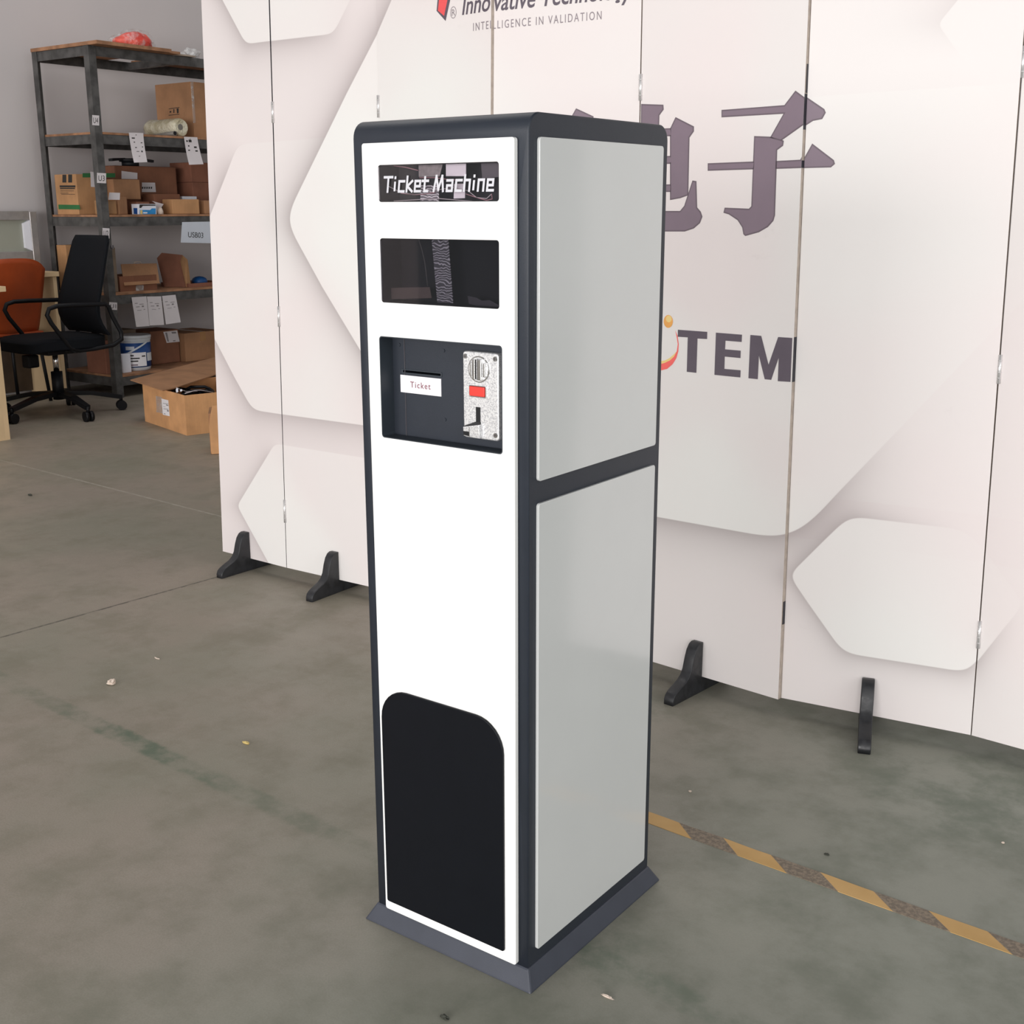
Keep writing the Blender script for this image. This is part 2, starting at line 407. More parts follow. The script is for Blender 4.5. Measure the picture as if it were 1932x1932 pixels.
def wall_material():
    t = NT('painted plaster wall'); g = t.geo(); n = t.noise(g, .9, 3); n2 = t.noise(g, 160, 3)
    t.link(t.mix(t.rng(n, .3, .7), lin('c6c0c0'), lin('cbc5c4')), t.b.inputs['Base Color']); t.b.inputs['Roughness'].default_value = .85
    t.bump(n2, .08); return t.m
MT['wall'] = wall_material()
mb = MB(); mb.box((-6.4, -7, 0), (-6.2, 8, 5.6)); tag(mb.build('wall_left', MT['wall']), kind='structure')
mb = MB(); mb.box((-6.2, 7.8, 0), (7, 8.0, 5.6)); tag(mb.build('wall_back', MT['wall']), kind='structure')
mb = MB(); mb.box((-6.4, -7, 5.6), (7, 8, 5.7)); tag(mb.build('ceiling', mat('dull grey steel roof', '6e6e70', .7)), kind='structure')

# ================================================================== TICKET MACHINE
W, D, H, ZB, EX = .309, .364, 1.28, .029, .017
mach = thing('ticket_machine', 'tall black and white ticket machine standing before the printed folding screen', 'ticket machine', (-W/2, D/2, 0))
r = .024
prof = [(0, ZB), (D, ZB)] + arc(D-r, H-r, r, 0, 90) + arc(r, H-r, r, 90, 180)
me = plate_mesh([prof], W, .0025, 2); me.transform(Matrix.Translation((-W/2, 0, 0)) @ SIDE)
WIN1 = (-.2545, 1.1682, -.0423, 1.2184); WIN2 = (-.2547, 1.0281, -.0427, 1.1182); REC = (-.2612, .8299, -.0383, .979)
YR = .019
me = boolean(me, [((REC[0], -.05, REC[1]), (REC[2], YR, REC[3])),
                  ((WIN1[0]-.004, -.05, WIN1[1]-.004), (WIN1[2]+.004, .06, WIN1[3]+.004)),
                  ((WIN2[0]-.004, -.05, WIN2[1]-.004), (WIN2[2]+.004, .06, WIN2[3]+.004)),
                  ((-.2412, -.05, .9248), (-.1678, .05, .9288))])
link_mesh('body', me, MT['dark_steel'], mach)
mb = MB(); mb.hexa([Vector(p) for p in ((-W-EX,-EX,0),(EX,-EX,0),(EX,D+EX,0),(-W-EX,D+EX,0),(-W-.001,-.001,ZB+.001),(.001,-.001,ZB+.001),(.001,D+.001,ZB+.001),(-W-.001,D+.001,ZB+.001))])
mb.bevel(.003, 2); mb.build('base_plinth', MT['plinth'], mach)
rr_ = lambda q, r: rrect(q[0], q[1], q[2], q[3], r)
plate('front_panel', [rrect(-.2845, .0325, -.0172, 1.2484, .004), rr_(WIN1, .004), rr_(WIN2, .004), rr_(REC, .005)], .008, MT['white_gloss'], FRONT, (0, -.0045, 0), mach, .0008)
for nm, z0, z1 in (('upper_side_panel', .792, 1.249), ('lower_side_panel', .054, .760)):
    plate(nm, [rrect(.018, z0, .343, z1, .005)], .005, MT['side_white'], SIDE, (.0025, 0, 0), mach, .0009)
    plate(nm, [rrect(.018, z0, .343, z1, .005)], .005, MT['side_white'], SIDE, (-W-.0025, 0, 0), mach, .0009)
plate('kick_panel', [rrect(-.2775, .0503, -.0370, .4302, .004, .052)], .004, MT['kick'], FRONT, (0, -.0105, 0), mach, .0012)
# windows: pane, dark liner, contents
for q, gm, nm in ((WIN1, 'tint_glass', 'sign_window'), (WIN2, 'smoke_glass', 'display_window')):
    plate(nm, [rr_((q[0]+.0002, q[1]+.0002, q[2]-.0002, q[3]-.0002), .004)], .002, MT[gm], FRONT, (0, -.0074, 0), mach)
    plate('window_frame', [rr_((q[0]-.0003, q[1]-.0003, q[2]+.0003, q[3]+.0003), .004), rr_((q[0]+.0007, q[1]+.0007, q[2]-.0007, q[3]-.0007), .0036)], .041, MT['black'], FRONT, (0, .0144, 0), mach)
    mb = MB(); mb.box((q[0]-.003, .035, q[1]-.003), (q[2]+.003, .037, q[3]+.003)); mb.build('window_backing', MT['black'], mach)
def inner(name, pxs, y, mt, t=.001):
    return poly3(name, [ony(*p, y) for p in pxs], (0, 1, 0), t, mt, mach)
k3 = lambda X, Y: (700+X*260/1932, 300+Y*100/743)
k8 = lambda X, Y: (700+X*.1656, 280+Y*.1656)
inner('grey_foil', [k3(665, 70), k3(1005, 65), k3(960, 245), k3(670, 250)], .010, MT['grey_foil'])
inner('white_sticker', [k3(1050, 62), k3(1330, 60), k3(1330, 240), k3(1050, 240)], .008, MT['foil_light'])
inner('white_sticker', [k3(1165, 350), k3(1320, 345), k3(1315, 548), k3(1158, 555)], .006, MT['foil_light'])
inner('crinkled_film', [k3(700, 370), k3(950, 370), k3(950, 600), k3(690, 600)], .009, MT['foil'])
inner('grey_board', [k3(1540, 50), k3(1790, 50), k3(1790, 250), k3(1560, 275)], .012, MT['dim_grey'])
for pts, mt_ in (([(240, 380), (420, 470), (600, 500), (800, 480), (1000, 420), (1160, 400), (1360, 445), (1480, 540), (1620, 555), (1690, 490)], 'wire_white'),
                 ([(420, 480), (620, 500), (760, 490), (900, 470)], 'wire_red'), ([(680, 262), (900, 262), (1100, 290), (1290, 300)], 'wire_red'),
                 ([(1330, 490), (1480, 540), (1620, 580), (1700, 560), (1690, 490)], 'wire_red'),
                 ([(320, 590), (640, 570), (960, 555), (1200, 575), (1420, 592)], 'wire_white'),
                 ([(320, 95), (480, 115), (660, 160)], 'wire_red')):
    mb = MB(); mb.tube([ony(*k3(*p), .0055) for p in pts], .0006, 6); mb.build('wire', MT[mt_], mach)
inner('crinkled_film', [k8(690, 1030), k8(880, 1040), k8(935, 1765), k8(755, 1755)], .012, MT['foil'])
inner('brown_bar', [k8(110, 1592), k8(668, 1580), k8(690, 1705), k8(110, 1722)], .012, MT['brown_bar'])
inner('grey_bracket', [k8(1100, 1680), k8(1200, 1700), k8(1260, 1735), k8(1350, 1728), k8(1480, 1800), k8(1480, 1860), k8(1115, 1770)], .014, MT['dim_grey'])
mb = MB(); mb.tube([ony(*k8(*p), .01) for p in ((545, 1040), (580, 1150), (612, 1290), (630, 1430), (645, 1570))], .0007, 6); mb.build('wire', MT['tube_grey'], mach)
# lettering on the sign window
# letterforms: width and pen strokes
GL = {'T': (.66, [[(0,1),(.66,1)], [(.33,1),(.33,0)]]), 'i': (.24, [[(.12,.6),(.12,.1)], [(.12,.97),(.12,.94)]]), 'c': (.52, [[(.52,.7),(.1,.7),(.1,0),(.52,0)]]),
      'k': (.54, [[(.1,1),(.1,0)], [(.52,.7),(.14,.35),(.54,0)]]), 'e': (.56, [[(.54,0),(.1,0),(.1,.7),(.5,.7),(.5,.34),(.12,.34)]]),
      't': (.46, [[(.18,.94),(.18,0),(.44,0)], [(0,.7),(.44,.7)]]), 'M': (.86, [[(.06,0),(.2,1),(.42,.1),(.66,1),(.8,0)]]),
      'a': (.56, [[(.08,.7),(.5,.7),(.5,0),(.1,0),(.1,.36),(.5,.36)]]), 'h': (.56, [[(.1,1),(.1,0)], [(.1,.7),(.5,.7),(.5,0)]]),
      'n': (.56, [[(.1,0),(.1,.7),(.5,.7),(.5,0)]]), ' ': (.16, [])}
def stroke_text(name, s, x0, x1, z0, z1, y, th, mt, parent, shear=.14):
    segs = []; cx = 0
    for ch in s:
        wd, st = GL[ch]
        for pl in st:
            for a, b in zip(pl, pl[1:]): segs.append((Vector((a[0]+cx, a[1]*(1-th)+th/2)), Vector((b[0]+cx, b[1]*(1-th)+th/2))))
        cx += wd+.13
    cx -= .13; mb = MB()
    wt = cx+shear
    for k_, (a, b) in enumerate(segs):
        d = (b-a).normalized(); n = Vector((-d.y, d.x))*th/2; a2 = a-d*th*.49; b2 = b+d*th*.49
        q = [a2+n, a2-n, b2-n, b2+n]
        mb.face([(x0+(p.x+shear*p.y)/wt*(x1-x0), y-k_*1.6e-5, z0+p.y*(z1-z0)) for p in q])
    me = bpy.data.meshes.new(name); 
    bmesh.ops.recalc_face_normals(mb.bm, faces=mb.bm.faces)
    return mb.build(name, mt, parent)
stroke_text('lettering', 'Ticket Machine', -.2450, -.0480, 1.1806, 1.2034, -.0086, .15, MT['letter_white'], mach)
plate('recess_frame', [rrect(REC[0]-.0004, REC[1]-.0004, REC[2]+.0004, REC[3]+.0004, .005), rrect(REC[0]+.0009, REC[1]+.0009, REC[2]-.0009, REC[3]-.0009, .0045)], YR+.0086, MT['recess'], FRONT, (0, (YR-.0086)/2, 0), mach)
# recess fittings
lab = [(-.2456, .8954), (-.1679, .8954), (-.1679, .9211), (-.2456, .9211)]
o = plate('ticket_label', [lab], .001, MT['label_white'], FRONT, (0, YR-.0008, 0), mach)
text_quad('lettering', 'Ticket', (-.2262, YR-.0017, .9040), (-.1876, YR-.0017, .9040), (0, 0, .0088), MT['ticket_red'], o, spacing=1.25, bold=.008)
plate('slot_bezel', [rrect(-.2436, .9232, -.1665, .9302, .0008), rrect(-.2405, .9252, -.1685, .9284, .0004)], .0012, MT['recess'], FRONT, (0, YR-.0006, 0), mach, .0003)
mb = MB(); mb.box((REC[0]+.024, YR-.0012, REC[1]), (REC[0]+.0246, YR+.0, REC[3])); mb.build('seam_strip', MT['dim_grey'], mach)
for x, z in ((-.2475, .965), (-.163, .962), (-.1625, .862)):
    mb = MB(); mb.tube([(x, YR, z), (x, YR-.0012, z)], .0026, 12); mb.build('rivet', MT['dark_steel'], mach)
# coin acceptor
yc = .0055
o = plate('coin_acceptor', [rrect(-.1175, .8437, -.0545, .9662, .005)], YR-yc, MT['zinc'], FRONT, (0, (YR+yc)/2, 0), mach, .0022, 3)
def disc(name, x, z, r, y0, y1, mt, par, n=32):
    mb = MB(); mb.tube([(x, y0, z), (x, y1, z)], r, n); return mb.build(name, mt, par)
cx, cz = -.0885, .9422
disc('coin_entry_ring', cx, cz, .0185, yc+.001, yc-.0012, MT['chrome'], o)
disc('coin_entry_face', cx, cz, .0168, yc+.001, yc-.0018, MT['zinc'], o)
for dx, wd, hh, pr in ((-.0115, .0018, .0100, .003), (-.0055, .0024, .0142, .0045), (.0045, .0034, .0146, .0045), (.0118, .002, .0098, .003)):
    mb = MB(); mb.box((cx+dx-wd, yc-.0016-pr, cz-hh), (cx+dx+wd, yc-.001, cz+hh)); mb.bevel(.001, 2); mb.build('coin_guide', MT['chrome'], o)
mb = MB(); mb.box((cx-.0024, yc-.0022, cz-.0145), (cx+.0006, yc-.001, cz+.0145)); mb.build('coin_slot', MT['black'], o)
plate('button_frame', [rrect(-.1050, .9030, -.0748, .9194, .0012), rrect(-.1036, .9044, -.0764, .9182, .0008)], .003, MT['chrome'], FRONT, (0, yc-.001, 0), o, .0004)
mb = MB(); mb.box((-.1034, yc-.0042, .9046), (-.0768, yc, .9180)); mb.bevel(.0014, 3); mb.build('return_button', MT['red_button'], o)
mb = MB(); mb.box((-.0945, yc-.0006, .8640), (-.0868, yc+.001, .8890)); mb.build('return_slot', MT['black'], o)
mb = MB()
mb.hexa([Vector(p) for p in ((-.1135, yc-.0050, .8465), (-.0850, yc-.0050, .8450), (-.0835, yc, .8450), (-.1150, yc, .8465), (-.1135, yc-.0065, .8595), (-.0850, yc-.0060, .8650), (-.0830, yc, .8655), (-.1150, yc, .8595))])
mb.bevel(.0012, 2); mb.build('coin_return_cup', MT['zinc'], o)
mb = MB(); mb.hexa([Vector(p) for p in ((-.1127, yc-.0062, .8480), (-.1030, yc-.0062, .8472), (-.1030, yc-.004, .8472), (-.1127, yc-.004, .8480), (-.1127, yc-.0066, .8535), (-.1030, yc-.0066, .8535), (-.1030, yc-.004, .8535), (-.1127, yc-.004, .8535))])
mb.build('cup_opening', MT['black'], o)
mb = MB(); mb.box((-.1022, yc-.0068, .8465), (-.1014, yc-.005, .8605)); mb.build('cup_divider', MT['chrome'], o)
mb = MB(); mb.hexa([Vector(p) for p in ((-.1120, yc-.0058, .8600), (-.0900, yc-.0012, .8645), (-.0860, yc-.0005, .8650), (-.1120, yc-.0005, .8600), (-.1120, yc-.0058, .8612), (-.0945, yc-.0020, .8680), (-.0860, yc-.0005, .8680), (-.1120, yc-.0005, .8612))])
mb.build('return_chute', MT['black'], o)
for x, z in ((-.1120, .9590), (-.0600, .9585), (-.0600, .8520)):
    s_ = disc('screw', x, z, .0034, yc+.001, yc-.0016, MT['chrome'], o, 20)
    mb = MB(); mb.box((x-.0026, yc-.0019, z-.0005), (x+.0026, yc-.0015, z+.0005)); mb.box((x-.0005, yc-.0019, z-.0026), (x+.0005, yc-.0015, z+.0026))
    mb.build('screw_slot', MT['dim_grey'], o)

P = ony(893, 216, D-.004)
mb = MB(); mb.lathe([(.0035, 0), (.0035, .004), (.0012, .010)], (P.x, P.y, H-.0005), 12); mb.build('top_stud', MT['dark_steel'], mach)

# ================================================================== FOLDING SCREEN
SEAM = [(-2.1496, 1.2392, .0746), (-1.8336, 1.2328, .0551), (-1.404, 1.244, .0232), (-.976, 1.180, .0318), (-.544, 1.212, -.0081), (-.112, 1.1672, -.0251), (.3096, 1.232, -.0404), (.7360, 1.200, -.055)]
ZS0, ZS1, TS = .040, 2.0, .018
PAN = []; U = 0.0
for i in range(7):
    (xa, ya, da), (xb, yb, db) = SEAM[i], SEAM[i+1]
    La, Lb = Vector((xa+.0012, ya, 0)), Vector((xb-.0012, yb, 0))
    if i == 5: La = Vector((xa+.001, ya+TS*.75, 0))
    if i == 3: La = Vector((xa+.0005, ya+.004, 0))
    wd = (Lb-La).length
    PAN.append(dict(a=La, b=Lb, da=da, db=db, w=wd, u=U)); U += wd
def pan_pt(i, u, v, off=0.0):
    p = PAN[i]; f = (u-p['u'])/p['w']; k = (v-ZS0)/(ZS1-ZS0)
    d = (p['b']-p['a']).normalized()
    A = p['a']+d*p['da']*k+Vector((0, 0, v)); B = p['b']+d*p['db']*k+Vector((0, 0, v)); n = Vector((d.y, -d.x, 0))
    return A+(B-A)*f+n*off
def pix2uv(x, y):
    best = None
    for i, p in enumerate(PAN):
        A = pan_pt(i, p['u'], ZS0); B = pan_pt(i, p['u']+p['w'], ZS0); C = pan_pt(i, p['u'], ZS1)
        P = onplane(x, y, A, (B-A).cross(C-A)); v = P.z
        a = pan_pt(i, p['u'], v); b = pan_pt(i, p['u']+p['w'], v)
        f = (P-a).dot(b-a)/(b-a).length_squared
        e = max(0-f, f-1, 0)
        if best is None or e < best[0]: best = (e, Vector((p['u']+f*p['w'], v)))
    return best[1]

def print_material():
    t = NT('printed hexagon artwork on board'); uv = t.coords().outputs['UV']
    sep = t.new('ShaderNodeSeparateXYZ'); t.link(uv, sep.inputs[0]); X, Y = sep.outputs[0], sep.outputs[1]
    def half(P, Q, I):
        P, Q, I = pix2uv(*P), pix2uv(*Q), pix2uv(*I); d = (Q-P).normalized(); n = Vector((-d.y, d.x)); k = n.dot(P)
        if n.dot(I) > k: n, k = -n, -k
        return t.math('MULTIPLY_ADD', X, n.x, t.math('MULTIPLY_ADD', Y, n.y, -k))
    F = 1.0; tone = 0.0
    def shape(lines, I, P1, P0, k, wd, A, lift, F, tone):
        d = None
        for P, Q in lines:
            h = half(P, Q, I); d = h if d is None else t.math('SMOOTH_MAX', d, h, k)
        a, b = pix2uv(*P1), pix2uv(*P0); g = b-a; L2 = g.length_squared
        s = t.math('MULTIPLY_ADD', X, g.x/L2, t.math('MULTIPLY_ADD', Y, g.y/L2, -g.dot(a)/L2))
        amp = t.rng(s, 0, 1, 1, 0)
        mask = t.math('MULTIPLY', t.rng(d, -.0012, .0012, 1, 0, False), 1.0)
        sh = t.math('MULTIPLY', t.math('MULTIPLY', t.math('POWER', 2.718, t.math('DIVIDE', t.math('MAXIMUM', d, 0), -wd)), A), amp)
        F = t.math('MULTIPLY', F, t.math('SUBTRACT', 1, sh))
        F = t.mixf(mask, F, 1.0)
        tone = t.mixf(t.math('MULTIPLY', mask, t.math('MULTIPLY_ADD', amp, .6, .4)), tone, lift)
        return F, tone
    F, tone = shape([((402,393),(438,303)), ((408,645),(458,738)), ((500,777),(690,803)), ((470,271),(640,258))], (520,500), (430,360), (470,268), .045, .05, .40, .7, F, tone)
    F, tone = shape([((420,0),(455,65)), ((485,80.5),(610,66)), ((640,45),(662,0))], (540,20), (560,78), (690,-30), .035, .04, .42, .6, F, tone)
    F, tone = shape([((512,848),(464,928)), ((462,980),(500,1050)), ((530,839),(600,850))], (530,950), (500,875), (530,836), .03, .03, .30, .8, F, tone)
    F, tone = shape([((713,60),(565,362)), ((562,455),(685,668)), ((1238,975),(1400,1004)), ((1550,965),(1700,808))], (1000,600), (1500,1000), (1730,780), .10, .045, .48, 1.0, F, tone)
    F, tone = shape([((1510,1065),(1590,988)), ((1512,1118),(1575,1208)), ((1605,1234),(1790,1263)), ((1840,1250),(1925,1150)), ((1830,1008),(1930,1135)), ((1610,975),(1800,997))], (1700,1120), (1630,1080), (1790,950), .04, .024, .42, .9, F, tone)
    F, tone = shape([((1808,2),(1775,42)), ((1790,70),(1930,258))], (1900,60), (1800,0), (1800,120), .02, .05, .16, .45, F, tone)
    base = t.mix(tone, lin('e5dddc'), lin('ecebe8'))
    big = t.noise(uv, 1.3, 2); base = t.mix(t.rng(big, .4, .62, 0, .8), base, lin('eae0df'))
    c = t.mix(t.math('SUBTRACT', 1, F), base, lin('6a5a5c'))
    sm = t.noise(uv, 6, 6, .7); c = t.mix(t.rng(sm, .66, .8, 0, .14), c, lin('a09090'))
    t.link(c, t.b.inputs['Base Color']); t.b.inputs['Roughness'].default_value = .5; t.b.inputs['Specular IOR Level'].default_value = .3
    return t.m
MT['print'] = print_material()
scr = thing('folding_screen', 'white folding display screen with printed grey hexagons and lettering behind the ticket machine', 'folding screen', (-.72, 1.25, 0))
panels = []
for i, p in enumerate(PAN):
    bm = bmesh.new(); uvl = bm.loops.layers.uv.new('flat')
    c = [pan_pt(i, p['u']+f*p['w'], v, -o_) for v in (ZS0, ZS1) for f, o_ in ((0, 0), (1, 0), (1, TS), (0, TS))]
    vs = [bm.verts.new(q) for q in c]
    for q, mi in (((0,1,5,4), 0), ((2,3,7,6), 0), ((1,2,6,5), 1), ((3,0,4,7), 1), ((4,5,6,7), 1), ((3,2,1,0), 1)):
        f = bm.faces.new([vs[j] for j in q]); f.material_index = mi
        for l in f.loops:
            j = vs.index(l.vert); l[uvl].uv = (p['u']+(p['w'] if j % 4 in (1, 2) else 0), ZS1 if j >= 4 else ZS0)
    bmesh.ops.recalc_face_normals(bm, faces=bm.faces)
    me = bpy.data.meshes.new('panel'); bm.to_mesh(me); bm.free()
    panels.append(link_mesh('panel', me, [MT['print'], MT['tan_edge'] if i in (2, 4) else MT['wrap_dark'] if i == 0 else MT['tan_edge']], scr))
def printed(name, me_or_polys, mt, off, only=None):
    """flat print given in (u,v); cut at the seams, one piece per panel"""
    src = bmesh.new()
    if isinstance(me_or_polys, bpy.types.Mesh): src.from_mesh(me_or_polys)
    else:
        for P in me_or_polys: src.faces.new([src.verts.new((q[0], q[1], 0)) for q in P])
    bmesh.ops.triangulate(src, faces=src.faces)
    for i, p in enumerate(PAN):
        if only is not None and i != only: continue
        bm = src.copy()
        for x, n in ((p['u'], (-1, 0, 0)), (p['u']+p['w'], (1, 0, 0))):
            bmesh.ops.bisect_plane(bm, geom=list(bm.verts)+list(bm.edges)+list(bm.faces), plane_co=(x, 0, 0), plane_no=n, clear_outer=True)
        if not bm.faces: bm.free(); continue
        for v in bm.verts: v.co = pan_pt(i, v.co.x, min(v.co.y, ZS1), off)
        n = pan_pt(i, p['u'], 1, 1)-pan_pt(i, p['u'], 1, 0)
        for f in bm.faces:
            f.normal_update()
            if f.normal.dot(n) < 0: f.normal_flip()
        me = bpy.data.meshes.new(name); bm.to_mesh(me); bm.free()
        link_mesh(name, me, mt, panels[i])
    src.free()
def UV(pts, fx): return [pix2uv(*fx(*q)) for q in pts]
def grow(poly, d):
    n = len(poly); area_ = sum(poly[i].x*poly[(i+1) % n].y-poly[(i+1) % n].x*poly[i].y for i in range(n)); sg = 1 if area_ > 0 else -1; out = []
    for i in range(n):
        a, b, c = poly[i-1], poly[i], poly[(i+1) % n]; e1 = (b-a).normalized(); e2 = (c-b).normalized()
        n1 = Vector((e1.y, -e1.x))*sg; n2 = Vector((e2.y, -e2.x))*sg; m = (n1+n2)
        m = m/max(.5, m.length_squared/2) if m.length > .2 else n1
        out.append(b+m*d)
    return out
k6 = lambda X, Y: (1060+X*.2795, 160+Y*.2795)
CH = [ # big characters
 [(1083,175),(1505,143),(1578,47),(1768,168),(1776,188),(1755,226),(1695,238),(1478,374),(1440,362),(1412,356),(1505,190),(1083,214)],
 [(1303,352),(1412,356),(1478,374),(1494,382),(1490,408),(1450,438),(1435,880),(1425,915),(1390,955),(1330,990),(1240,1015),(1230,1005),(1222,960),(1190,910),(1130,870),(1097,860),(1103,835),(1265,842),(1284,822)],
 [(990,535),(1300,523),(1296,565),(990,575)],
 [(1450,520),(1632,512),(1692,405),(1832,512),(1838,532),(1815,552),(1448,562)],
 [(540,135),(682,140),(684,165),(655,205),(640,857),(800,857),(830,820),(885,652),(905,655),(910,830),(935,860),(945,890),(930,930),(890,965),(830,985),(640,985),(580,970),(545,930),(530,880)],
 [(735,298),(770,225),(888,285),(888,312),(858,355),(850,742),(800,760),(735,772)],
 [(645,302),(737,298),(741,342),(645,342)], [(645,488),(742,485),(741,528),(645,530)], [(642,680),(738,677),(736,718),(642,718)],
 [(70,215),(98,165),(210,217),(190,300),(180,760),(80,780),(75,400)],
 [(185,285),(545,300),(545,342),(185,327)], [(183,480),(538,488),(538,530),(183,522)], [(182,668),(535,680),(535,718),(182,710)]]
chp = [UV(q, k6) for q in CH]
printed('lettering', [grow(q, .0018) for q in chp], MT['char_rim'], .0004)
printed('lettering', [grow(q, -.0012) for q in chp], MT['char'], .0007)
k5 = lambda X, Y: (1230+X*.1449, 580+Y*.1449)
TEM = [[(340,290),(722,318),(720,412),(595,405),(580,852),(455,838),(468,390),(338,382)],
 [(835,328),(1175,355),(1170,450),(960,433),(953,545),(1158,563),(1155,660),(950,640),(945,800),(1157,818),(1153,912),(815,878)],
 [(1283,358),(1425,370),(1520,745),(1645,385),(1830,397),(1806,970),(1640,960),(1652,655),(1555,943),(1470,935),(1395,630),(1380,935),(1258,922)]]
printed('lettering', [UV(q, k5) for q in TEM], MT['tem'], .0006, 4)
printed('logo', [UV([(305,300),(335,370),(350,480),(345,570),(320,660),(270,740),(200,800),(100,825),(0,805),(-60,760),(0,735),(100,742),(170,722),(235,690),(290,640),(325,570),(338,480),(325,390)], k5)], MT['logo_rose'], .0006)
printed('logo', [UV([(0,735),(100,742),(170,722),(235,690),(290,640),(322,575),(290,608),(230,660),(170,690),(100,702),(0,700)], k5)], MT['logo_yellow'], .0006)
printed('logo', [UV([(215+60*math.cos(a*PI/14), 182+84*math.sin(a*PI/14)) for a in range(28)], k5)], MT['logo_orange'], .0006)
printed('logo', [UV([(222+38*math.cos(a*PI/12), 150+44*math.sin(a*PI/12)) for a in range(24)], k5)], MT['logo_yellow'], .0008)
k4 = lambda X, Y: (800+X*.2174, Y*.2174)
printed('logo', [UV([(125,-80),(110,95),(188,182),(245,-80)], k4)], MT['tem'], .0005)
printed('logo', [UV([(140,-80),(122,92),(176,138),(222,-80)], k4)], MT['logo_red'], .0007)
def print_text(s, px0, px1, pxtop, mt, **kw):
    me, a, b = text_mesh(s, **kw); P0, P1, T = pix2uv(*px0), pix2uv(*px1), pix2uv(*pxtop); h = T.y-P0.y
    for v in me.vertices: v.co = Vector(((P0.x+(P1.x-P0.x)*(v.co.x-a)/(b-a)), P0.y+(P1.y-P0.y)*(v.co.x-a)/(b-a)+h*v.co.y/.69, 0))
    printed('lettering', me, mt, .0006); bpy.data.meshes.remove(me)
print_text('Innovative Technology', (872, 28), (1196, -5), (872, -6), MT['tem'], shear=.22, bold=.012)
print_text('INTELLIGENCE IN VALIDATION', (893, 58.5), (1135, 36.5), (893, 43.5), MT['tag_text'], spacing=1.35)
print_text('R', (852.5, 30), (859, 29), (852.5, 18), MT['tag_text'])
P = pix2uv(855.5, 23.5); ring = [[P+Vector((math.cos(a*PI/10), math.sin(a*PI/10)))*rr2 for a in (j, j+1)] for j in range(20) for rr2 in (.0135,)]
printed('lettering', [[P+Vector((.011*math.cos(j*PI/10), .014*math.sin(j*PI/10))), P+Vector((.011*math.cos((j+1)*PI/10), .014*math.sin((j+1)*PI/10))), P+Vector((.0095*math.cos((j+1)*PI/10), .0125*math.sin((j+1)*PI/10))), P+Vector((.0095*math.cos(j*PI/10), .0125*math.sin(j*PI/10)))] for j in range(20)], MT['tag_text'], .0006)
# ink wrapped round the exposed board edge
pe = PAN[4]; d4 = (pe['b']-pe['a']).normalized()
for ya_, yb_ in ((636.5, 720), (178, 245), (303, 317)):
    v0 = pix2uv(1500, yb_).y; v1 = pix2uv(1500, ya_).y; mb = MB()
    q = [pan_pt(4, pe['u']+pe['w'], v, -o_)+d4*e for v in (v0, v1) for o_, e in ((0, 0), (0, .0005), (TS, .0005), (TS, 0))]
    mb.hexa(q); mb.build('edge_print', MT['wrap_dark'], panels[4])
for ya_, yb_ in ((1137, 1180), (122, 176)):
    v0 = pix2uv(1500, yb_).y; v1 = pix2uv(1500, ya_).y; mb = MB()
    mb.hexa([pan_pt(4, pe['u']+pe['w'], v, -o_)+d4*e for v in (v0, v1) for o_, e in ((.004, 0), (.004, .0012), (TS, .0012), (TS, 0))]); mb.build('hinge_leaf', MT['wrap_dark'], panels[4])
# feet
def foot(i, px, nn=None, slack=.0005):
    P = onz(*px); p = PAN[i]; d = (p['b']-p['a']).normalized(); n = Vector((d.y, -d.x, 0)); f = (P-p['a']).dot(d)
    c = p['a']+d*f-n*(TS/2); h = TS/2+slack
    if nn: n = Vector(nn).normalized()
    half_ = [(h, .130), (h+.012, .131), (h+.022, .127), (h+.032, .115), (h+.040, .095), (h+.047, .070), (h+.056, .056), (h+.070, .046), (h+.090, .038), (h+.108, .030), (h+.118, .022), (h+.122, .012), (h+.122, 0)]
    prof = [(h, ZS0-.0005)]+half_+[(-x, z) for x, z in half_[::-1]]+[(-h, ZS0-.0005)]
    M3 = Matrix((n, Vector((0, 0, 1)), n.cross(Vector((0, 0, 1))))).transposed().to_4x4(); M3.translation = c
    me = plate_mesh([prof], .028, .002, 2); me.transform(M3); return link_mesh('foot', me, MT['foot_black'], scr)
foot(0, (450, 1080)); foot(1, (613, 1124)); foot(4, (1281, 1320)); foot(5, (1630, 1377), (.34, -.94, 0), .004)
# hinges
for i, ya_, yb_ in ((1, 192, 232), (1, 577, 615), (2, 180, 222), (4, 140, 190), (6, 88, 148), (6, 670, 725), (1, 938, 980), (6, 1182, 1235), (4, 600, 650)):
    x_ = {1: 514, 2: 714, 4: 1207, 6: 1900}[i]; pp = PAN[i]
    v0, v1 = pix2uv(x_, yb_).y, pix2uv(x_, ya_).y; A = pan_pt(i, pp['u'], v0, .002); B = pan_pt(i, pp['u'], v1, .002)
    mb = MB(); mb.tube([A, B], .0042, 10)
    for k in range(1, 5): mb.tube([A+(B-A)*(k/5-.01), A+(B-A)*(k/5+.01)], .0046, 10)
    mb.build('hinge', MT['hinge'], scr)

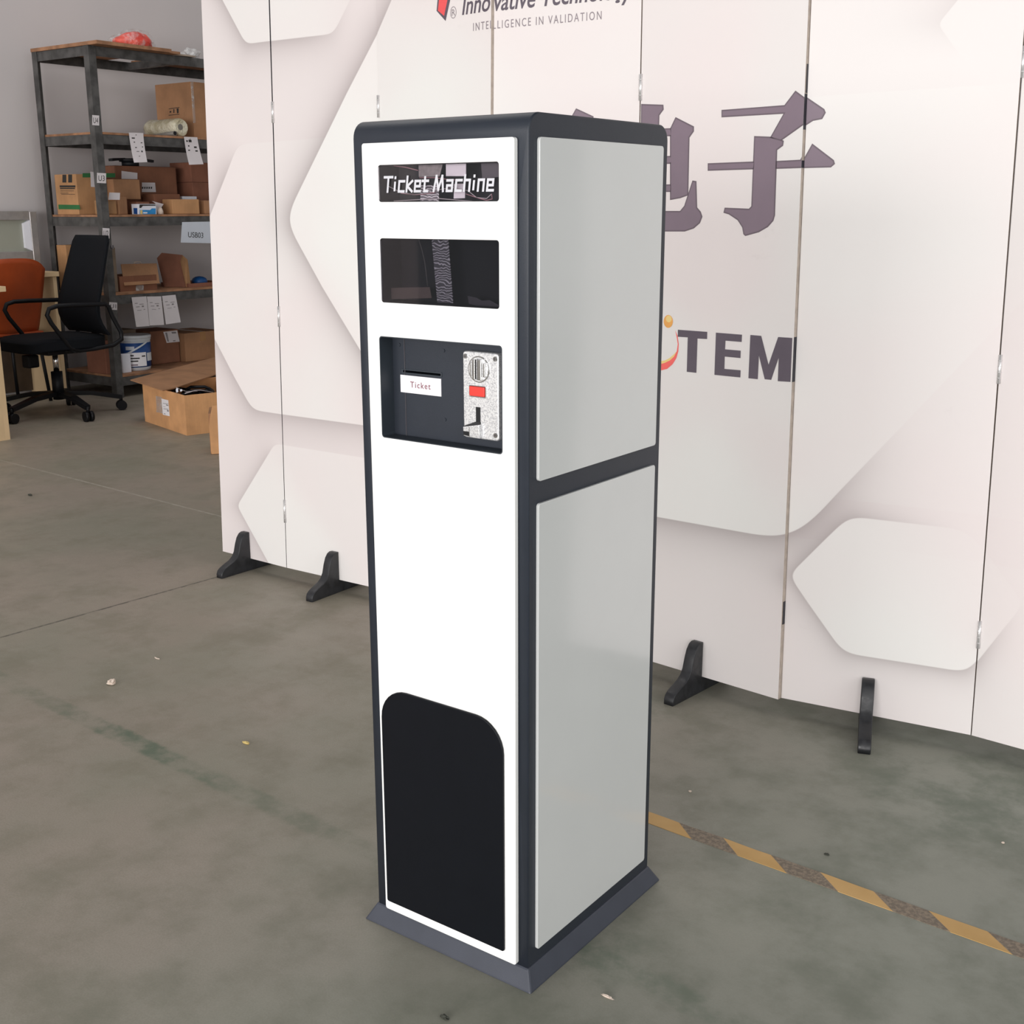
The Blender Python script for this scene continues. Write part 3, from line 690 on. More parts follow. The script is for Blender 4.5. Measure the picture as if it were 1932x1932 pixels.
# ================================================================== FLOOR TAPE AND LITTER
def tape_material():
    t = NT('worn yellow hazard tape'); g = t.geo(); sep = t.new('ShaderNodeSeparateXYZ'); t.link(g, sep.inputs[0]); X, Y = sep.outputs[0], sep.outputs[1]
    n = t.noise(g, 120, 4, .7); n2 = t.noise(g, 9, 3)
    yl = t.math('ADD', Y, t.math('MULTIPLY', X, .036))             # straight down the tape
    s = t.math('ADD', X, t.math('MULTIPLY', t.math('SUBTRACT', yl, .5795), 1.25))
    ph = t.math('FRACT', t.math('DIVIDE', t.math('SUBTRACT', s, .0421), .1955))
    ye = t.rng(ph, .495, .51, 1, 0, False)
    col = t.mix(t.rng(n2, .3, .7), lin('bf985a'), lin('cba468'))
    worn = t.mix(t.rng(n, .4, .62), lin('6c6154'), lin('8c7e6c'))
    t.link(t.mix(ye, worn, col), t.b.inputs['Base Color']); t.b.inputs['Roughness'].default_value = .55; t.bump(n, .2, .001)
    return t.m
tp = [(-.235, .5885, 0), (-.235, .5465, 0)]
mb = MB(); N = 90; top = []; bot = []
for i in range(N+1):
    x = -.22+(1.9+.22)*i/N; e = (noise.noise((x*14, 0, 0)))*.0016
    top.append((x, .5795-.036*x+e)); bot.append((x, .5405-.036*x+e*.4))
for i in range(N):
    a, b, c, d = top[i], top[i+1], bot[i+1], bot[i]
    mb.hexa([Vector((*d, .0)), Vector((*c, .0)), Vector((*b, .0)), Vector((*a, .0)), Vector((*d, .0009)), Vector((*c, .0009)), Vector((*b, .0009)), Vector((*a, .0009))])
bmesh.ops.remove_doubles(mb.bm, verts=mb.bm.verts, dist=1e-5)
tag(mb.build('floor_tape', tape_material(), keep=False), 'worn yellow striped warning tape stuck across the floor right of the ticket machine', 'tape')
def scrap(name, px, size, mt, label, cat, flat=.6, seed=1):
    P = onz(*px); bm = bmesh.new(); bmesh.ops.create_icosphere(bm, subdivisions=3, radius=1)
    for v in bm.verts:
        k = 1+.55*noise.noise(v.co*1.7+Vector((seed*3.1, 0, 0)))
        v.co = Vector((v.co.x*size[0]*k, v.co.y*size[1]*k, max(0, (v.co.z+.8)*size[2]*k*flat)))+Vector((P.x, P.y, 0))
    me = bpy.data.meshes.new(name); bm.to_mesh(me); bm.free(); tag(link_mesh(name, me, MT[mt]), label, cat, 'litter on the floor')
scrap('paper_scrap', (211, 1291), (.011, .010, .011), 'rubble', 'crumpled pale paper scrap lying on the open floor at left', 'scrap', seed=2)
scrap('wood_splinter', (464, 1403), (.010, .0035, .004), 'splinter', 'tiny yellow splinter lying on the floor left of the ticket machine', 'scrap', seed=5)
scrap('paper_scrap', (296, 1243), (.010, .002, .003), 'rubble', 'thin pale sliver on the floor above the crumpled scrap', 'scrap', seed=8)
scrap('paper_scrap', (1302, 1494), (.003, .0025, .003), 'rubble', 'white speck on the floor between the yellow tape and the screen foot', 'scrap', seed=9)
scrap('floor_grit', (839, 1921), (.008, .004, .004), 'dark_grit', 'dark grit crumb on the floor at the bottom edge of the photo', 'grit', seed=11)
scrap('paper_scrap', (1146, 1882), (.010, .0022, .003), 'rubble', 'thin pale sliver on the floor right of the machine base corner', 'scrap', seed=12)
scrap('floor_grit', (1560, 1613), (.005, .0022, .003), 'dark_grit', 'dark grit crumb on the floor just above the yellow tape', 'grit', seed=13)
scrap('floor_grit', (57, 935), (.012, .006, .006), 'dark_grit', 'dark grit crumb on the floor far left near the desk', 'grit', seed=14)
scrap('paper_scrap', (1892, 1591), (.003, .002, .003), 'rubble', 'white speck on the floor near the right edge', 'scrap', seed=16)

# ================================================================== STORAGE RACK
XF, XR, YL, YE = -5.495, -6.07, 3.251, 5.35
LV = [2.088, 1.590, 1.108, .636, .128]
rack = thing('storage_rack', 'grey angle steel storage rack with brown boards against the left wall', 'rack', ((XF+XR)/2, (YL+YE)/2, 0))
for x, sx in ((XF, -1), (XR, 1)):
    for y, sy in ((YL, 1), (YE, -1)):
        mb = MB(); a = .05
        mb.box((min(x, x+sx*a), min(y, y+sy*.004), 0), (max(x, x+sx*a), max(y, y+sy*.004), 2.10))
        mb.box((min(x, x+sx*.004), min(y+sy*.004, y+sy*a), 0), (max(x, x+sx*.004), max(y+sy*.004, y+sy*a), 2.10))
        mb.build('post', MT['steel'], rack)
for z in LV:
    for x, sx in ((XF, -1), (XR, 1)):
        mb = MB(); x0 = x+sx*.005
        mb.box((min(x0, x0+sx*.004), YL+.006, z-.055), (max(x0, x0+sx*.004), YE-.006, z)); mb.box((min(x0+sx*.004, x0+sx*.035), YL+.006, z-.004), (max(x0+sx*.004, x0+sx*.035), YE-.006, z))
        mb.build('long_beam', MT['steel'], rack)
    for y, sy in ((YL, 1), (YE, -1)):
        mb = MB(); y0 = y+sy*.005; mb.box((XR+.01, min(y0, y0+sy*.004), z-.055), (XF-.01, max(y0, y0+sy*.004), z)); mb.build('end_beam', MT['steel'], rack)
for y in (3.92, 4.62):
    mb = MB(); mb.box((XR+.01, y, LV[0]-.045), (XF-.01, y+.04, LV[0]-.004)); mb.build('cross_beam', MT['steel'], rack)
for z in LV[1:]:
    mb = MB(); mb.box((XR+.006, YL+.01, z+.001), (XF-.003, YE-.01, z+.014)); mb.build('shelf_board', MT['board'], rack)
for a, b, m_ in (((XR, YL-.005, LV[0]+.001), (-5.40, 3.78, LV[0]+.021), 'board'), ((-5.74, 3.781, LV[0]+.001), (-5.43, 3.87, LV[0]+.015), 'board'),
                 ((XR, 3.98, LV[0]+.001), (-5.76, 4.6, LV[0]+.015), 'board'), ((-5.72, 3.88, LV[0]+.001), (-5.47, 4.02, LV[0]+.010), 'board_grey')):
    mb = MB(); mb.box(a, b); mb.build('top_board', MT[m_], rack)
for s, px, w_ in (('U4', (174, 217, 187, 237), 0), ('U3', (183, 326, 200, 346), 0), ('U2', (193.5, 430, 206.5, 450), 0), ('U1', (206, 570, 221, 585), 0)):
    x0, y0, x1, y1 = px; X = XF+.0008
    c = [onx(x0, y0, X), onx(x1, y0+1, X), onx(x1, y1, X), onx(x0, y1-1, X)]
    o = poly3('shelf_tag', c, (1, 0, 0), .0008, MT['paper'], rack)
    b0 = onx(x0+(x1-x0)*.16, y1-(y1-y0)*.24, X+.0012); b1 = onx(x0+(x1-x0)*.85, y1-(y1-y0)*.22, X+.0012); tp_ = onx(x0+(x1-x0)*.16, y0+(y1-y0)*.24, X+.0012)
    text_quad('lettering', s, b0, b1, tp_-b0, MT['ink'], o)

# paper sheets hanging from the rack
def sheet(name, pxs, X, label, lines, group=None, mt='paper', curl=.0):
    c = [onx(*p, X) for p in pxs]; mb = MB(); N = 8
    for i in range(N):
        r0, r1 = i/N, (i+1)/N
        f = lambda r, s: c[0].lerp(c[3], r).lerp(c[1].lerp(c[2], r), s)+Vector((curl*r*r, 0, 0))
        a, b, cc, d = f(r0, 0), f(r0, 1), f(r1, 1), f(r1, 0)
        mb.hexa([p for p in (d, cc, b, a)]+[p+Vector((.0008, 0, 0)) for p in (d, cc, b, a)])
    bmesh.ops.remove_doubles(mb.bm, verts=mb.bm.verts, dist=1e-5)
    o = tag(mb.build(name, MT[mt]), label, 'paper', group)
    if lines:
        mb = MB(); g = lambda s, r: c[0].lerp(c[3], r).lerp(c[1].lerp(c[2], r), s)+Vector((curl*r*r+.0014, 0, 0))
        for (s, r, l, h) in lines: mb.face((g(s, r), g(s+l, r), g(s+l, r+h), g(s, r+h)))
        mb.build('handwriting', MT['ink_soft'] if name == 'paper_sheet' else MT['ink'], o)
    return o
sheet('hanging_note', [(243, 250), (270, 251), (274, 306), (249, 307)], XF+.002, 'white paper note hanging from the second shelf in front of the long carton', [(.45, .06, .06, .03), (.15, .16, .22, .04), (.25, .3, .1, .03), (.75, .32, .12, .03), (.3, .48, .12, .03), (.8, .46, .08, .03), (.35, .62, .2, .02), (.7, .6, .1, .06), (.45, .78, .1, .02)], 'paper notes hung on the rack', curl=.02)
sheet('hanging_note', [(347, 258), (372, 259), (380, 310), (353, 311)], XF+.002, 'white paper note hanging from the second shelf below the bubble wrap roll', [(.4, .06, .06, .03), (.12, .12, .12, .06), (.3, .1, .22, .09), (.2, .3, .1, .05), (.62, .34, .2, .06), (.15, .46, .14, .04), (.66, .48, .18, .05)], 'paper notes hung on the rack', curl=.02)
wr = lambda k: [(.15, .2, .2, .02), (.45+.1*k, .24, .3, .02), (.2, .32, .25, .02), (.6, .3, .15, .05), (.25, .44, .3, .015), (.7, .42, .12, .02)]
sheet('paper_sheet', [(248, 561), (276, 559), (282, 615), (257, 617)], XF+.001, 'left of the three white note sheets taped under the lowest middle shelf', wr(0), 'note sheets on the rack')
sheet('paper_sheet', [(277, 559.5), (304, 559), (309.5, 613), (282.5, 614)], XF+.0022, 'middle one of the three white note sheets taped to the rack', wr(.4), 'note sheets on the rack')
sheet('paper_sheet', [(305.5, 558.5), (331, 556), (341, 608), (313, 612)], XF+.001, 'right of the three white note sheets taped to the rack', wr(.8), 'note sheets on the rack')
o = sheet('sign_sheet', [(343.5, 419), (398, 418), (398, 459), (341, 457.5)], XF+.002, 'bluish white paper sign reading USB03 hanging from the rack', None, mt='paper_cool')
b0, b1 = onx(355, 447.5, XF+.0036), onx(383.5, 449, XF+.0036); text_quad('lettering', 'USB03', b0, b1, onx(355, 437.5, XF+.0036)-b0, MT['ink'], o)

# ------------------------------------------------------------------ cartons
def carton(name, a, b, mt, label, rot=0, tape=None, seam=True, cat='box', bev=.004, group='cartons on the storage rack'):
    mb = MB(); c = Vector(((a[0]+b[0])/2, (a[1]+b[1])/2, a[2])); M4 = Matrix.Translation(c) @ Matrix.Rotation(rot, 4, 'Z') @ Matrix.Translation(-c)
    mb.box(a, b, M=M4); mb.bevel(bev, 2)
    o = tag(mb.build(name, MT[mt]), label, cat, group)
    if seam:
        mb = MB(); ym = (a[1]+b[1])/2; mb.box((a[0]+.004, ym-.0012, b[2]-.001), (b[0]-.004, ym+.0012, b[2]+.0006), M=M4); mb.build('flap_seam', MT['ink'], o)
    if tape:
        mb = MB(); ym = (a[1]+b[1])/2; h = min(.06, (b[2]-a[2])*.4)
        mb.box((a[0]-.0005, ym-.024, b[2]), (b[0]+.0008, ym+.024, b[2]+.0009), M=M4); mb.box((b[0], ym-.024, b[2]-h), (b[0]+.0009, ym+.024, b[2]+.0009), M=M4)
        mb.build('packing_tape', MT[tape], o)
    return o
def up(P, z): return Vector((P.x, P.y, max(P.z, z)))
def patch(name, o, X, pxs, mt, t=.0008):               # flat patch on a +x facing face
    zb = WO[o].z if o in WO else 0
    return poly3(name, [up(onx(*p, X), zb) for p in pxs], (1, 0, 0), t, MT[mt], o)
def patch_y(name, o, Y, pxs, mt, t=.0008):             # flat patch on a -y facing face
    return poly3(name, [ony(*p, Y) for p in pxs], (0, -1, 0), t, MT[mt], o)
SH = lambda i: LV[i]+.0145
# second shelf
o = carton('cardboard_box', (-5.97, 4.08, SH(1)), (-5.60, 4.55, 1.955), 'card', 'large brown carton on the second shelf behind the bubble wrap roll', tape='card_tape')
mb = MB()
for p in ([(318, 205), (338, 202), (339, 203), (319, 206)], [(318, 217), (338, 215), (338.5, 216), (318.5, 218)], [(320, 210), (323, 209), (323, 212), (320, 213)], [(327, 206), (329, 206), (329, 213), (327, 213)], [(333, 205), (337, 204), (337, 213), (334, 214)]):
    mb.face([ony(*q, 4.0792) for q in p])
mb.build('care_marks', MT['ink'], o)
mb = MB(); mb.box((-5.602, 4.078, 1.70), (-5.598, 4.095, 1.955)); mb.build('edge_tape', MT['film_tape'], o)
def roll():
    t = thing('bubble_wrap_roll', 'milky roll of bubble wrap lying on the second shelf', 'bubble wrap', (-5.68, 3.92, SH(1)))
    mb = MB(); n = 28; rings = []
    for j in range(15):
        x = -5.86+.33*j/14; ring = []
        for k in range(n):
            a = 2*PI*k/n; rr = .057*(1+.09*noise.noise((math.cos(a)*1.5, math.sin(a)*1.5, x*12)))
            if j in (0, 14): rr *= .84
            ring.append(mb.bm.verts.new((x, 3.925+rr*math.cos(a), SH(1)+.055+max(-.0545, rr*math.sin(a)))))
        rings.append(ring)
    for A, B in zip(rings, rings[1:]):
        for k in range(n): mb.bm.faces.new((A[k], A[(k+1) % n], B[(k+1) % n], B[k])).smooth = True
    mb.bm.faces.new(rings[0][::-1]); mb.bm.faces.new(rings[-1]); mb.build('wrap', MT['bubble'], t)
    mb = MB(); mb.tube([(-5.531, 3.912, SH(1)+.058), (-5.528, 3.912, SH(1)+.058)], .019, 16); mb.build('core_opening', MT['tube_grey'], t)
roll()
mb = MB(); mb.tube([(-5.95, 3.845, SH(1)+.006), (-5.70, 3.85, SH(1)+.010), (-5.515, 3.855, SH(1)+.0165)], [.005, .009, .0155], 16)
o = tag(mb.build('plastic_tube', MT['tube_grey']), 'thin grey plastic tube lying in front of the bubble wrap roll', 'tube')
mb = MB(); mb.tube([(-5.5155, 3.855, SH(1)+.0165), (-5.5142, 3.855, SH(1)+.0165)], .012, 16); mb.build('tube_opening', MT['black'], o)
# third shelf
z3 = SH(2)
o = carton('cardboard_box', (-5.98, 3.27, z3), (-5.755, 3.47, 1.365), 'card_bright', 'yellowish carton with green bands at the left end of the third shelf', seam=False)
g = lambda X, Y: (90+X*330/1932, 290+Y*180/1054)
YF = 3.2695
patch_y('green_band', o, YF, [g(118, 562), g(350, 566), g(362, 616), g(122, 612)], 'green_ink')
mb = MB()
for q in ((162, 232, 204, 318), (226, 230, 268, 318), (132, 350, 305, 372), (136, 378, 300, 390), (140, 408, 290, 413), (140, 432, 230, 437), (150, 446, 300, 450)):
    mb.face([ony(*g(*p), YF-.0012) for p in ((q[0], q[1]), (q[2], q[1]), (q[2], q[3]), (q[0], q[3]))])
mb.build('lettering', MT['ink'], o)
patch('green_band', o, -5.7545, [g(385, 215), g(745, 215), g(745, 262), g(385, 262)], 'green_ink')
patch('shipping_label', o, -5.7540, [g(470, 198), g(535, 205), g(535, 370), g(478, 366)], 'paper')
mb = MB(); mb.box((-5.60, 3.275, z3), (-5.55, 3.40, z3+.085)); mb.bevel(.006, 2)
tag(mb.build('wrapped_packet', MT['card_tape']), 'small brown packet wrapped in shiny tape before the green banded carton', 'packet')
o = carton('cardboard_box', (-6.04, 3.62, z3), (-5.85, 4.113, 1.427), 'card_dark', 'long brown carton at the back of the third shelf under the black tripod', seam=False, bev=.010)
patch('shipping_label', o, -5.8495, [g(815, 190), g(990, 212), g(990, 282), g(815, 278)], 'paper')
patch('price_card', o, -5.849, [g(1040, 318), g(1185, 320), g(1195, 424), g(1040, 424)], 'paper')
mb = MB()
for k in range(5): mb.face([onx(*g(*p), -5.8475) for p in ((1042+k*24, 366), (1058+k*24, 366), (1056+k*24, 386), (1042+k*24, 388))])
mb.build('lettering', MT['ink'], o)
carton('cardboard_box', (-5.84, 3.51, z3), (-5.70, 3.595, 1.215), 'card_dark', 'low brown carton on the third shelf carrying the plain carton', seam=False)
carton('cardboard_box', (-5.78, 3.497, 1.2155), (-5.70, 3.697, 1.338), 'card', 'plain light brown carton stacked behind the small labelled carton', seam=False)
o = carton('cardboard_box', (-5.68, 3.40, z3), (-5.57, 3.49, 1.228), 'card', 'small light carton with white label right behind the front rack post', rot=.35, seam=False)
patch('shipping_label', o, -5.538, [g(680, 428), g(798, 432), g(795, 510), g(668, 508)], 'paper')
o = carton('medicine_box', (-5.60, 3.545, z3), (-5.535, 3.683, 1.186), 'box_white', 'small white and blue printed box at the front of the third shelf', seam=False, bev=.0015)
XB = -5.5345
patch('blue_print', o, XB, [g(1015, 560), g(1190, 562), g(1190, 574), g(1050, 576), g(1030, 600), g(1012, 598)], 'ink')
patch('blue_print', o, XB, [g(1015, 620), g(1130, 622), g(1150, 604), g(1192, 604), g(1192, 668), g(1015, 668)], 'box_blue')
patch('pale_print', o, XB+.0006, [g(1055, 645), g(1100, 645), g(1100, 660), g(1055, 660)], 'box_white')
patch('skin_print', o, XB+.0006, [g(1020, 625), g(1045, 622), g(1048, 668), g(1022, 668)], 'splinter')
patch_y('blue_print', o, 3.5445, [g(948, 600), g(990, 600), g(990, 668), g(952, 665)], 'pail_blue')
carton('cardboard_box', (-5.695, 3.60, z3), (-5.62, 3.70, 1.20), 'card_dark', 'tiny brown carton just behind the white and blue printed box', seam=False)
carton('cardboard_box', (-5.82, 3.80, z3), (-5.70, 4.01, 1.250), 'card_dark', 'low dark carton on the third shelf in front of the long carton end', seam=False)
o = tag(poly3('paper_sheet', [onx(*q, -5.612) for q in (g(1150, 515), g(1280, 548), g(1215, 640), g(1195, 660), g(1190, 540))], (1, 0, 0), .001, MT['paper']), 'torn white paper leaning beside the white and blue printed box', 'paper')
o.location.z = z3
scr_ = MB(); scr_.tube([(-5.565, 3.735, z3+.0005), (-5.565, 3.735, z3+.02), (-5.565, 3.738, z3+.042)], [.022, .020, .010], 12)
tag(scr_.build('crumpled_pouch', MT['rubble']), 'small crumpled pale pouch between printed box and kraft carton', 'pouch')
carton('cardboard_box', (-5.665, 3.835, z3), (-5.545, 4.035, 1.216), 'card_bright', 'clean kraft carton at the front right of the third shelf', rot=-.12, seam=True)
carton('cardboard_box', (-5.68, 4.085, z3), (-5.55, 4.25, 1.209), 'card', 'kraft carton cut off by the screen edge on the third shelf', seam=False)
o = carton('cardboard_box', (-6.02, 4.20, z3), (-5.80, 4.5, 1.33), 'card_red', 'lower reddish carton of the stack at the rear right of third shelf', seam=False)
carton('cardboard_box', (-6.02, 4.195, 1.3305), (-5.80, 4.48, 1.46), 'card_red', 'upper reddish carton of the stack at the rear right of third shelf', seam=False)
mb = MB(); mb.box((-5.78, 4.045, z3), (-5.72, 4.165, 1.236)); mb.bevel(.002, 1); tag(mb.build('white_carton', MT['box_white']), 'flat white carton standing behind the clean kraft carton', 'box')
# black tripod head on the long carton
t = thing('tripod_head', 'black three armed bracket standing on the long brown carton', 'bracket', (-5.92, 3.80, 1.428))
mb = MB(); mb.tube([(-5.92, 3.80, 1.428), (-5.92, 3.80, 1.455)], .055, 18); mb.tube([(-5.92, 3.80, 1.455), (-5.92, 3.80, 1.475)], .07, 18); mb.build('hub', MT['black'], t)
for sy in (-1, 1):
    mb = MB(); mb.bar([(-5.92, 3.80+sy*.05, 1.470), (-5.91, 3.80+sy*.12, 1.467), (-5.90, 3.80+sy*.165, 1.462)], .016, .008); mb.build('arm', MT['black'], t)
# fourth shelf
z4 = SH(3)
carton('cardboard_box', (-6.03, 3.27, z4), (-5.93, 3.40, .935), 'card_bright', 'pale carton at the rear left of the fourth shelf behind the office chair', seam=False)
carton('cardboard_box', (-5.90, 3.285, z4), (-5.80, 3.385, .86), 'card_grey', 'dark grey carton on the fourth shelf behind the office chair back', seam=False)
carton('cardboard_box', (-5.72, 3.32, z4), (-5.58, 3.385, .924), 'card_grey', 'tall narrow grey brown carton beside the front rack post on the fourth shelf', seam=False)
def open_box(name, a, b, mt, label, flaps, th=.005, rot=0):
    c = Vector(((a[0]+b[0])/2, (a[1]+b[1])/2, a[2])); M4 = Matrix.Translation(c) @ Matrix.Rotation(rot, 4, 'Z') @ Matrix.Translation(-c)
    mb = MB(); x0, y0, z0 = a; x1, y1, z1 = b
    mb.box((x0, y0, z0), (x1, y1, z0+th), M=M4)
    for q in (((x0, y0, z0+th), (x1, y0+th, z1)), ((x0, y1-th, z0+th), (x1, y1, z1)), ((x0, y0+th, z0+th), (x0+th, y1-th, z1)), ((x1-th, y0+th, z0+th), (x1, y1-th, z1))): mb.box(*q, M=M4)
    o = tag(mb.build(name, MT[mt]), label, 'box', 'cartons on the storage rack')
    for nm, pts, n, m_ in flaps: poly3(nm, pts, n, th*.8, MT[m_], o)
    return o
zc = lambda X, Y: (200+X*220/1518, 440+Y*280/1932)
o = open_box('cardboard_box', (-5.83, 3.398, z4), (-5.58, 3.680, .745), 'card_dark', 'open carton with a flap folded over its front on the fourth shelf',
    [('flap', [onx(*zc(190, 405), -5.65), onx(*zc(655, 395), -5.65), onx(*zc(695, 655), -5.572), onx(*zc(235, 685), -5.572)], (1, 0, .4), 'card')])
patch('clear_tape', o, -5.5795, [zc(388, 680), zc(490, 675), zc(490, 770), zc(390, 770)], 'film_tape')
mb = MB(); mb.tube([onx(*zc(*p), -5.70) for p in ((365, 405), (370, 378), (410, 370), (450, 378), (455, 400))], .004, 8)
tag(mb.build('cable_loop', MT['rubble']), 'pale cable loop sticking out of the carton with the folded flap', 'cable')
o = open_box('cardboard_box', (-5.85, 3.92, z4), (-5.56, 4.25, .675), 'card_red', 'shallow open mailer carton with raised lid on the fourth shelf',
    [('lid', [up(onx(q[0], q[1], -5.78+(q[0]-297)/55*.195), z4+.001) for q in ((312, 551), (347, 553), (352, 542), (341, 494), (344, 481), (306, 477), (297, 487), (310, 540))], (-1, -.4, 0), 'card_red'),
     ('lid_flap', [up(onx(352, 542, -5.58), z4+.001), up(onx(360, 537, -5.60), z4+.001), onx(354, 490, -5.62), onx(344, 481, -5.625), onx(341, 494, -5.595)], (-1, 0, 0), 'card_bright')])
jc = onx(377, 538, -5.70); jh = onx(377, 521, -5.70).z-z4-.006
mb = MB(); mb.lathe([(.050, 0), (.053, jh*.35), (.052, jh*.5), (.044, jh*.75), (.026, jh*.94), (.004, jh)], (jc.x, jc.y, z4+.006), 24)
o = tag(mb.build('blue_cap_jar', MT['cap_blue']), 'jar with a round blue cap standing in the shallow open mailer carton', 'jar')
# bottom shelf
z5 = SH(4)
def pail():
    c = (-5.66, 3.53, z5); t = thing('paint_bucket', 'white and blue plastic bucket with label on the bottom rack shelf', 'bucket', c)
    mb = MB(); mb.lathe([(.088, 0), (.092, .012), (.094, .02), (.100, .19), (.103, .195), (.103, .204), (.100, .206)], c, 40); mb.build('pail', MT['pail_white'], t)
    mb = MB(); mb.lathe([(.0952, .022), (.1003, .178)], c, 40); mb.build('printed_wrap', MT['pail_blue'], t)
    mb = MB(); mb.lathe([(.104, .204), (.106, .210), (.106, .222), (.102, .226), (.094, .224)], c, 40); mb.build('lid', MT['pail_white'], t)
    def patch_c(name, a0, a1, h0, h1, mt, r=.1012, par=t, slant=0):
        mb = MB(); n = 10
        pt = lambda a, z, rr: (c[0]+rr*math.cos(a), c[1]+rr*math.sin(a), c[2]+z)
        for k in range(n):
            b0, b1 = math.radians(a0+(a1-a0)*k/n), math.radians(a0+(a1-a0)*(k+1)/n)
            s0, s1 = slant*k/n, slant*(k+1)/n
            mb.face([pt(b0, h0+s0, r), pt(b1, h0+s1, r), pt(b1, h1+s1, r), pt(b0, h1+s0, r)])
        return mb.build(name, MT[mt], par)
    patch_c('label_sheet', -68, 4, .030, .118, 'label_white', .1022)
    patch_c('label_sheet', 8, 40, .06, .112, 'pail_white', .1018)
    patch_c('band_lettering', -70, -38, .135, .158, 'paper_cool', .1018)
    for k, (a0, a1, h) in enumerate(((-60, -42, .104), (-60, -22, .086), (-58, -28, .068), (-14, 0, .098), (-60, -30, .044))): patch_c('label_lettering', a0, a1, h-.008, h, 'ink' if k < 4 else 'char', .1028)
    patch_c('handle', -80, 10, .092, .104, 'pail_white', .1045, slant=.085)
pail()
mb = MB(); mb.box((-5.60, 3.355, z5), (-5.56, 3.42, z5+.12)); mb.bevel(.003, 1)
tag(mb.build('paper_packet', MT['box_white']), 'white paper packet standing left of the paint bucket', 'packet')
carton('cardboard_box', (-5.95, 3.50, z5), (-5.81, 3.66, .385), 'card_grey', 'dark box behind the paint bucket on the bottom shelf', seam=False)
o = carton('cardboard_box', (-5.98, 3.72, z5), (-5.745, 3.955, .365), 'card_dark', 'dark brown carton with tilted label right of the paint bucket', seam=False, bev=.008)
patch('shipping_label', o, -5.7445, [zc(745, 1285), zc(925, 1265), zc(960, 1412), zc(790, 1428)], 'paper')
mb = MB(); mb.face([onx(*zc(*p), -5.7430) for p in ((770, 1295), (795, 1293), (820, 1410), (800, 1412))]); mb.face([onx(*zc(*p), -5.7430) for p in ((850, 1285), (910, 1282), (915, 1305), (860, 1308))]); mb.face([onx(*zc(*p), -5.7430) for p in ((870, 1395), (905, 1392), (905, 1405), (875, 1408))]); mb.build('lettering', MT['ink_soft'], o)
carton('cardboard_box', (-6.0, 3.965, z5), (-5.70, 4.28, .335), 'card', 'brown taped carton on the bottom shelf above the open floor carton', tape='card_tape')
o = carton('cardboard_box', (-5.80, 3.262, z5), (-5.60, 3.348, .345), 'card_red', 'orange brown carton with shiny tape at the left end of the bottom shelf', seam=False)
mb = MB(); mb.box((-5.5995, 3.295, z5), (-5.5985, 3.325, .34)); mb.build('clear_tape', MT['film_tape'], o)
# on top of the rack
def bag():
    c = Vector((-5.66, 3.69, LV[0]+.0215)); t = thing('plastic_bag', 'orange red bundle in a clear plastic bag on top of the rack', 'bag', c)
    for nm, k, mt_, am in (('bundle', 1.0, 'bag', .22), ('clear_wrap', 1.12, 'film', .35)):
        bm = bmesh.new(); bmesh.ops.create_icosphere(bm, subdivisions=4, radius=1)
        for v in bm.verts:
            n = noise.noise(v.co*1.6+Vector((3, 1, 0)))*am + noise.noise(v.co*4)*.08
            q = v.co*(1+n); v.co = Vector((c.x+q.x*.09*k, c.y+(q.y+.06*(k-1)*8*(q.y < 0)*q.y)*.125*k, c.z+max(0, (q.z*.062*(1+.25*q.y)+.045)*k)))
        for f in bm.faces: f.smooth = True
        me = bpy.data.meshes.new(nm); bm.to_mesh(me); bm.free(); link_mesh(nm, me, MT[mt_], t)
bag()
P = onx(372, 105, -5.56)
bm = bmesh.new(); bmesh.ops.create_icosphere(bm, subdivisions=3, radius=1)
for v in bm.verts:
    n = 1+.5*noise.noise(v.co*2.2); v.co = Vector((-5.60+v.co.x*.05*n, 4.09+v.co.y*.06*n, LV[0]+.0105+max(0, v.co.z*.04*n+.018)))
me = bpy.data.meshes.new('plastic_wrap'); bm.to_mesh(me); bm.free()
tag(link_mesh('plastic_wrap', me, clear_film('crumpled clear plastic', (.9, .9, .9, 1), .6)), 'crumpled clear plastic wrap on the rack top next to the screen edge', 'plastic wrap')

# ------------------------------------------------------------------ open carton on the floor
A, B = Vector((-4.665, 2.83, 0)), Vector((-4.119, 2.681, 0)); ux = (B-A).normalized(); uy = Vector((-ux.y, ux.x, 0)); LX, LY, HB = (B-A).length, .44, .212
t = thing('cardboard_box', 'open kraft carton with shipping label standing on the floor before the rack', 'box', A+ux*LX/2+uy*LY/2)
P3 = lambda a, b, z: A+ux*a+uy*b+Vector((0, 0, z))
mb = MB(); th = .006
for a0, b0, z0, a1, b1, z1 in ((0, 0, 0, LX, LY, th), (0, 0, th, LX, th, HB), (0, LY-th, th, LX, LY, HB), (0, th, th, th, LY-th, HB), (LX-th, th, th, LX, LY-th, HB)):
    mb.hexa([P3(a0, b0, z0), P3(a1, b0, z0), P3(a1, b1, z0), P3(a0, b1, z0), P3(a0, b0, z1), P3(a1, b0, z1), P3(a1, b1, z1), P3(a0, b1, z1)])
mb.build('carton_body', MT['card_floor'], t)
F = [onz(246, 718, .235), onz(307, 738, .221), onz(330, 733, .222), onz(410, 707, .219), onz(410, 674, .25)]
poly3('flap', F, (0, 0, 1), .005, MT['card'], t)
zk = lambda X, Y: (230+X*200/1680, 660+Y*230/1932)
nA = -uy
pl = lambda p: onplane(*p, A+nA*.0006, nA)
o = poly3('shipping_label', [pl(zk(*q)) for q in ((628, 772), (735, 800), (758, 1052), (652, 1028))], nA, .0008, MT['label_white'], t)
mb = MB()
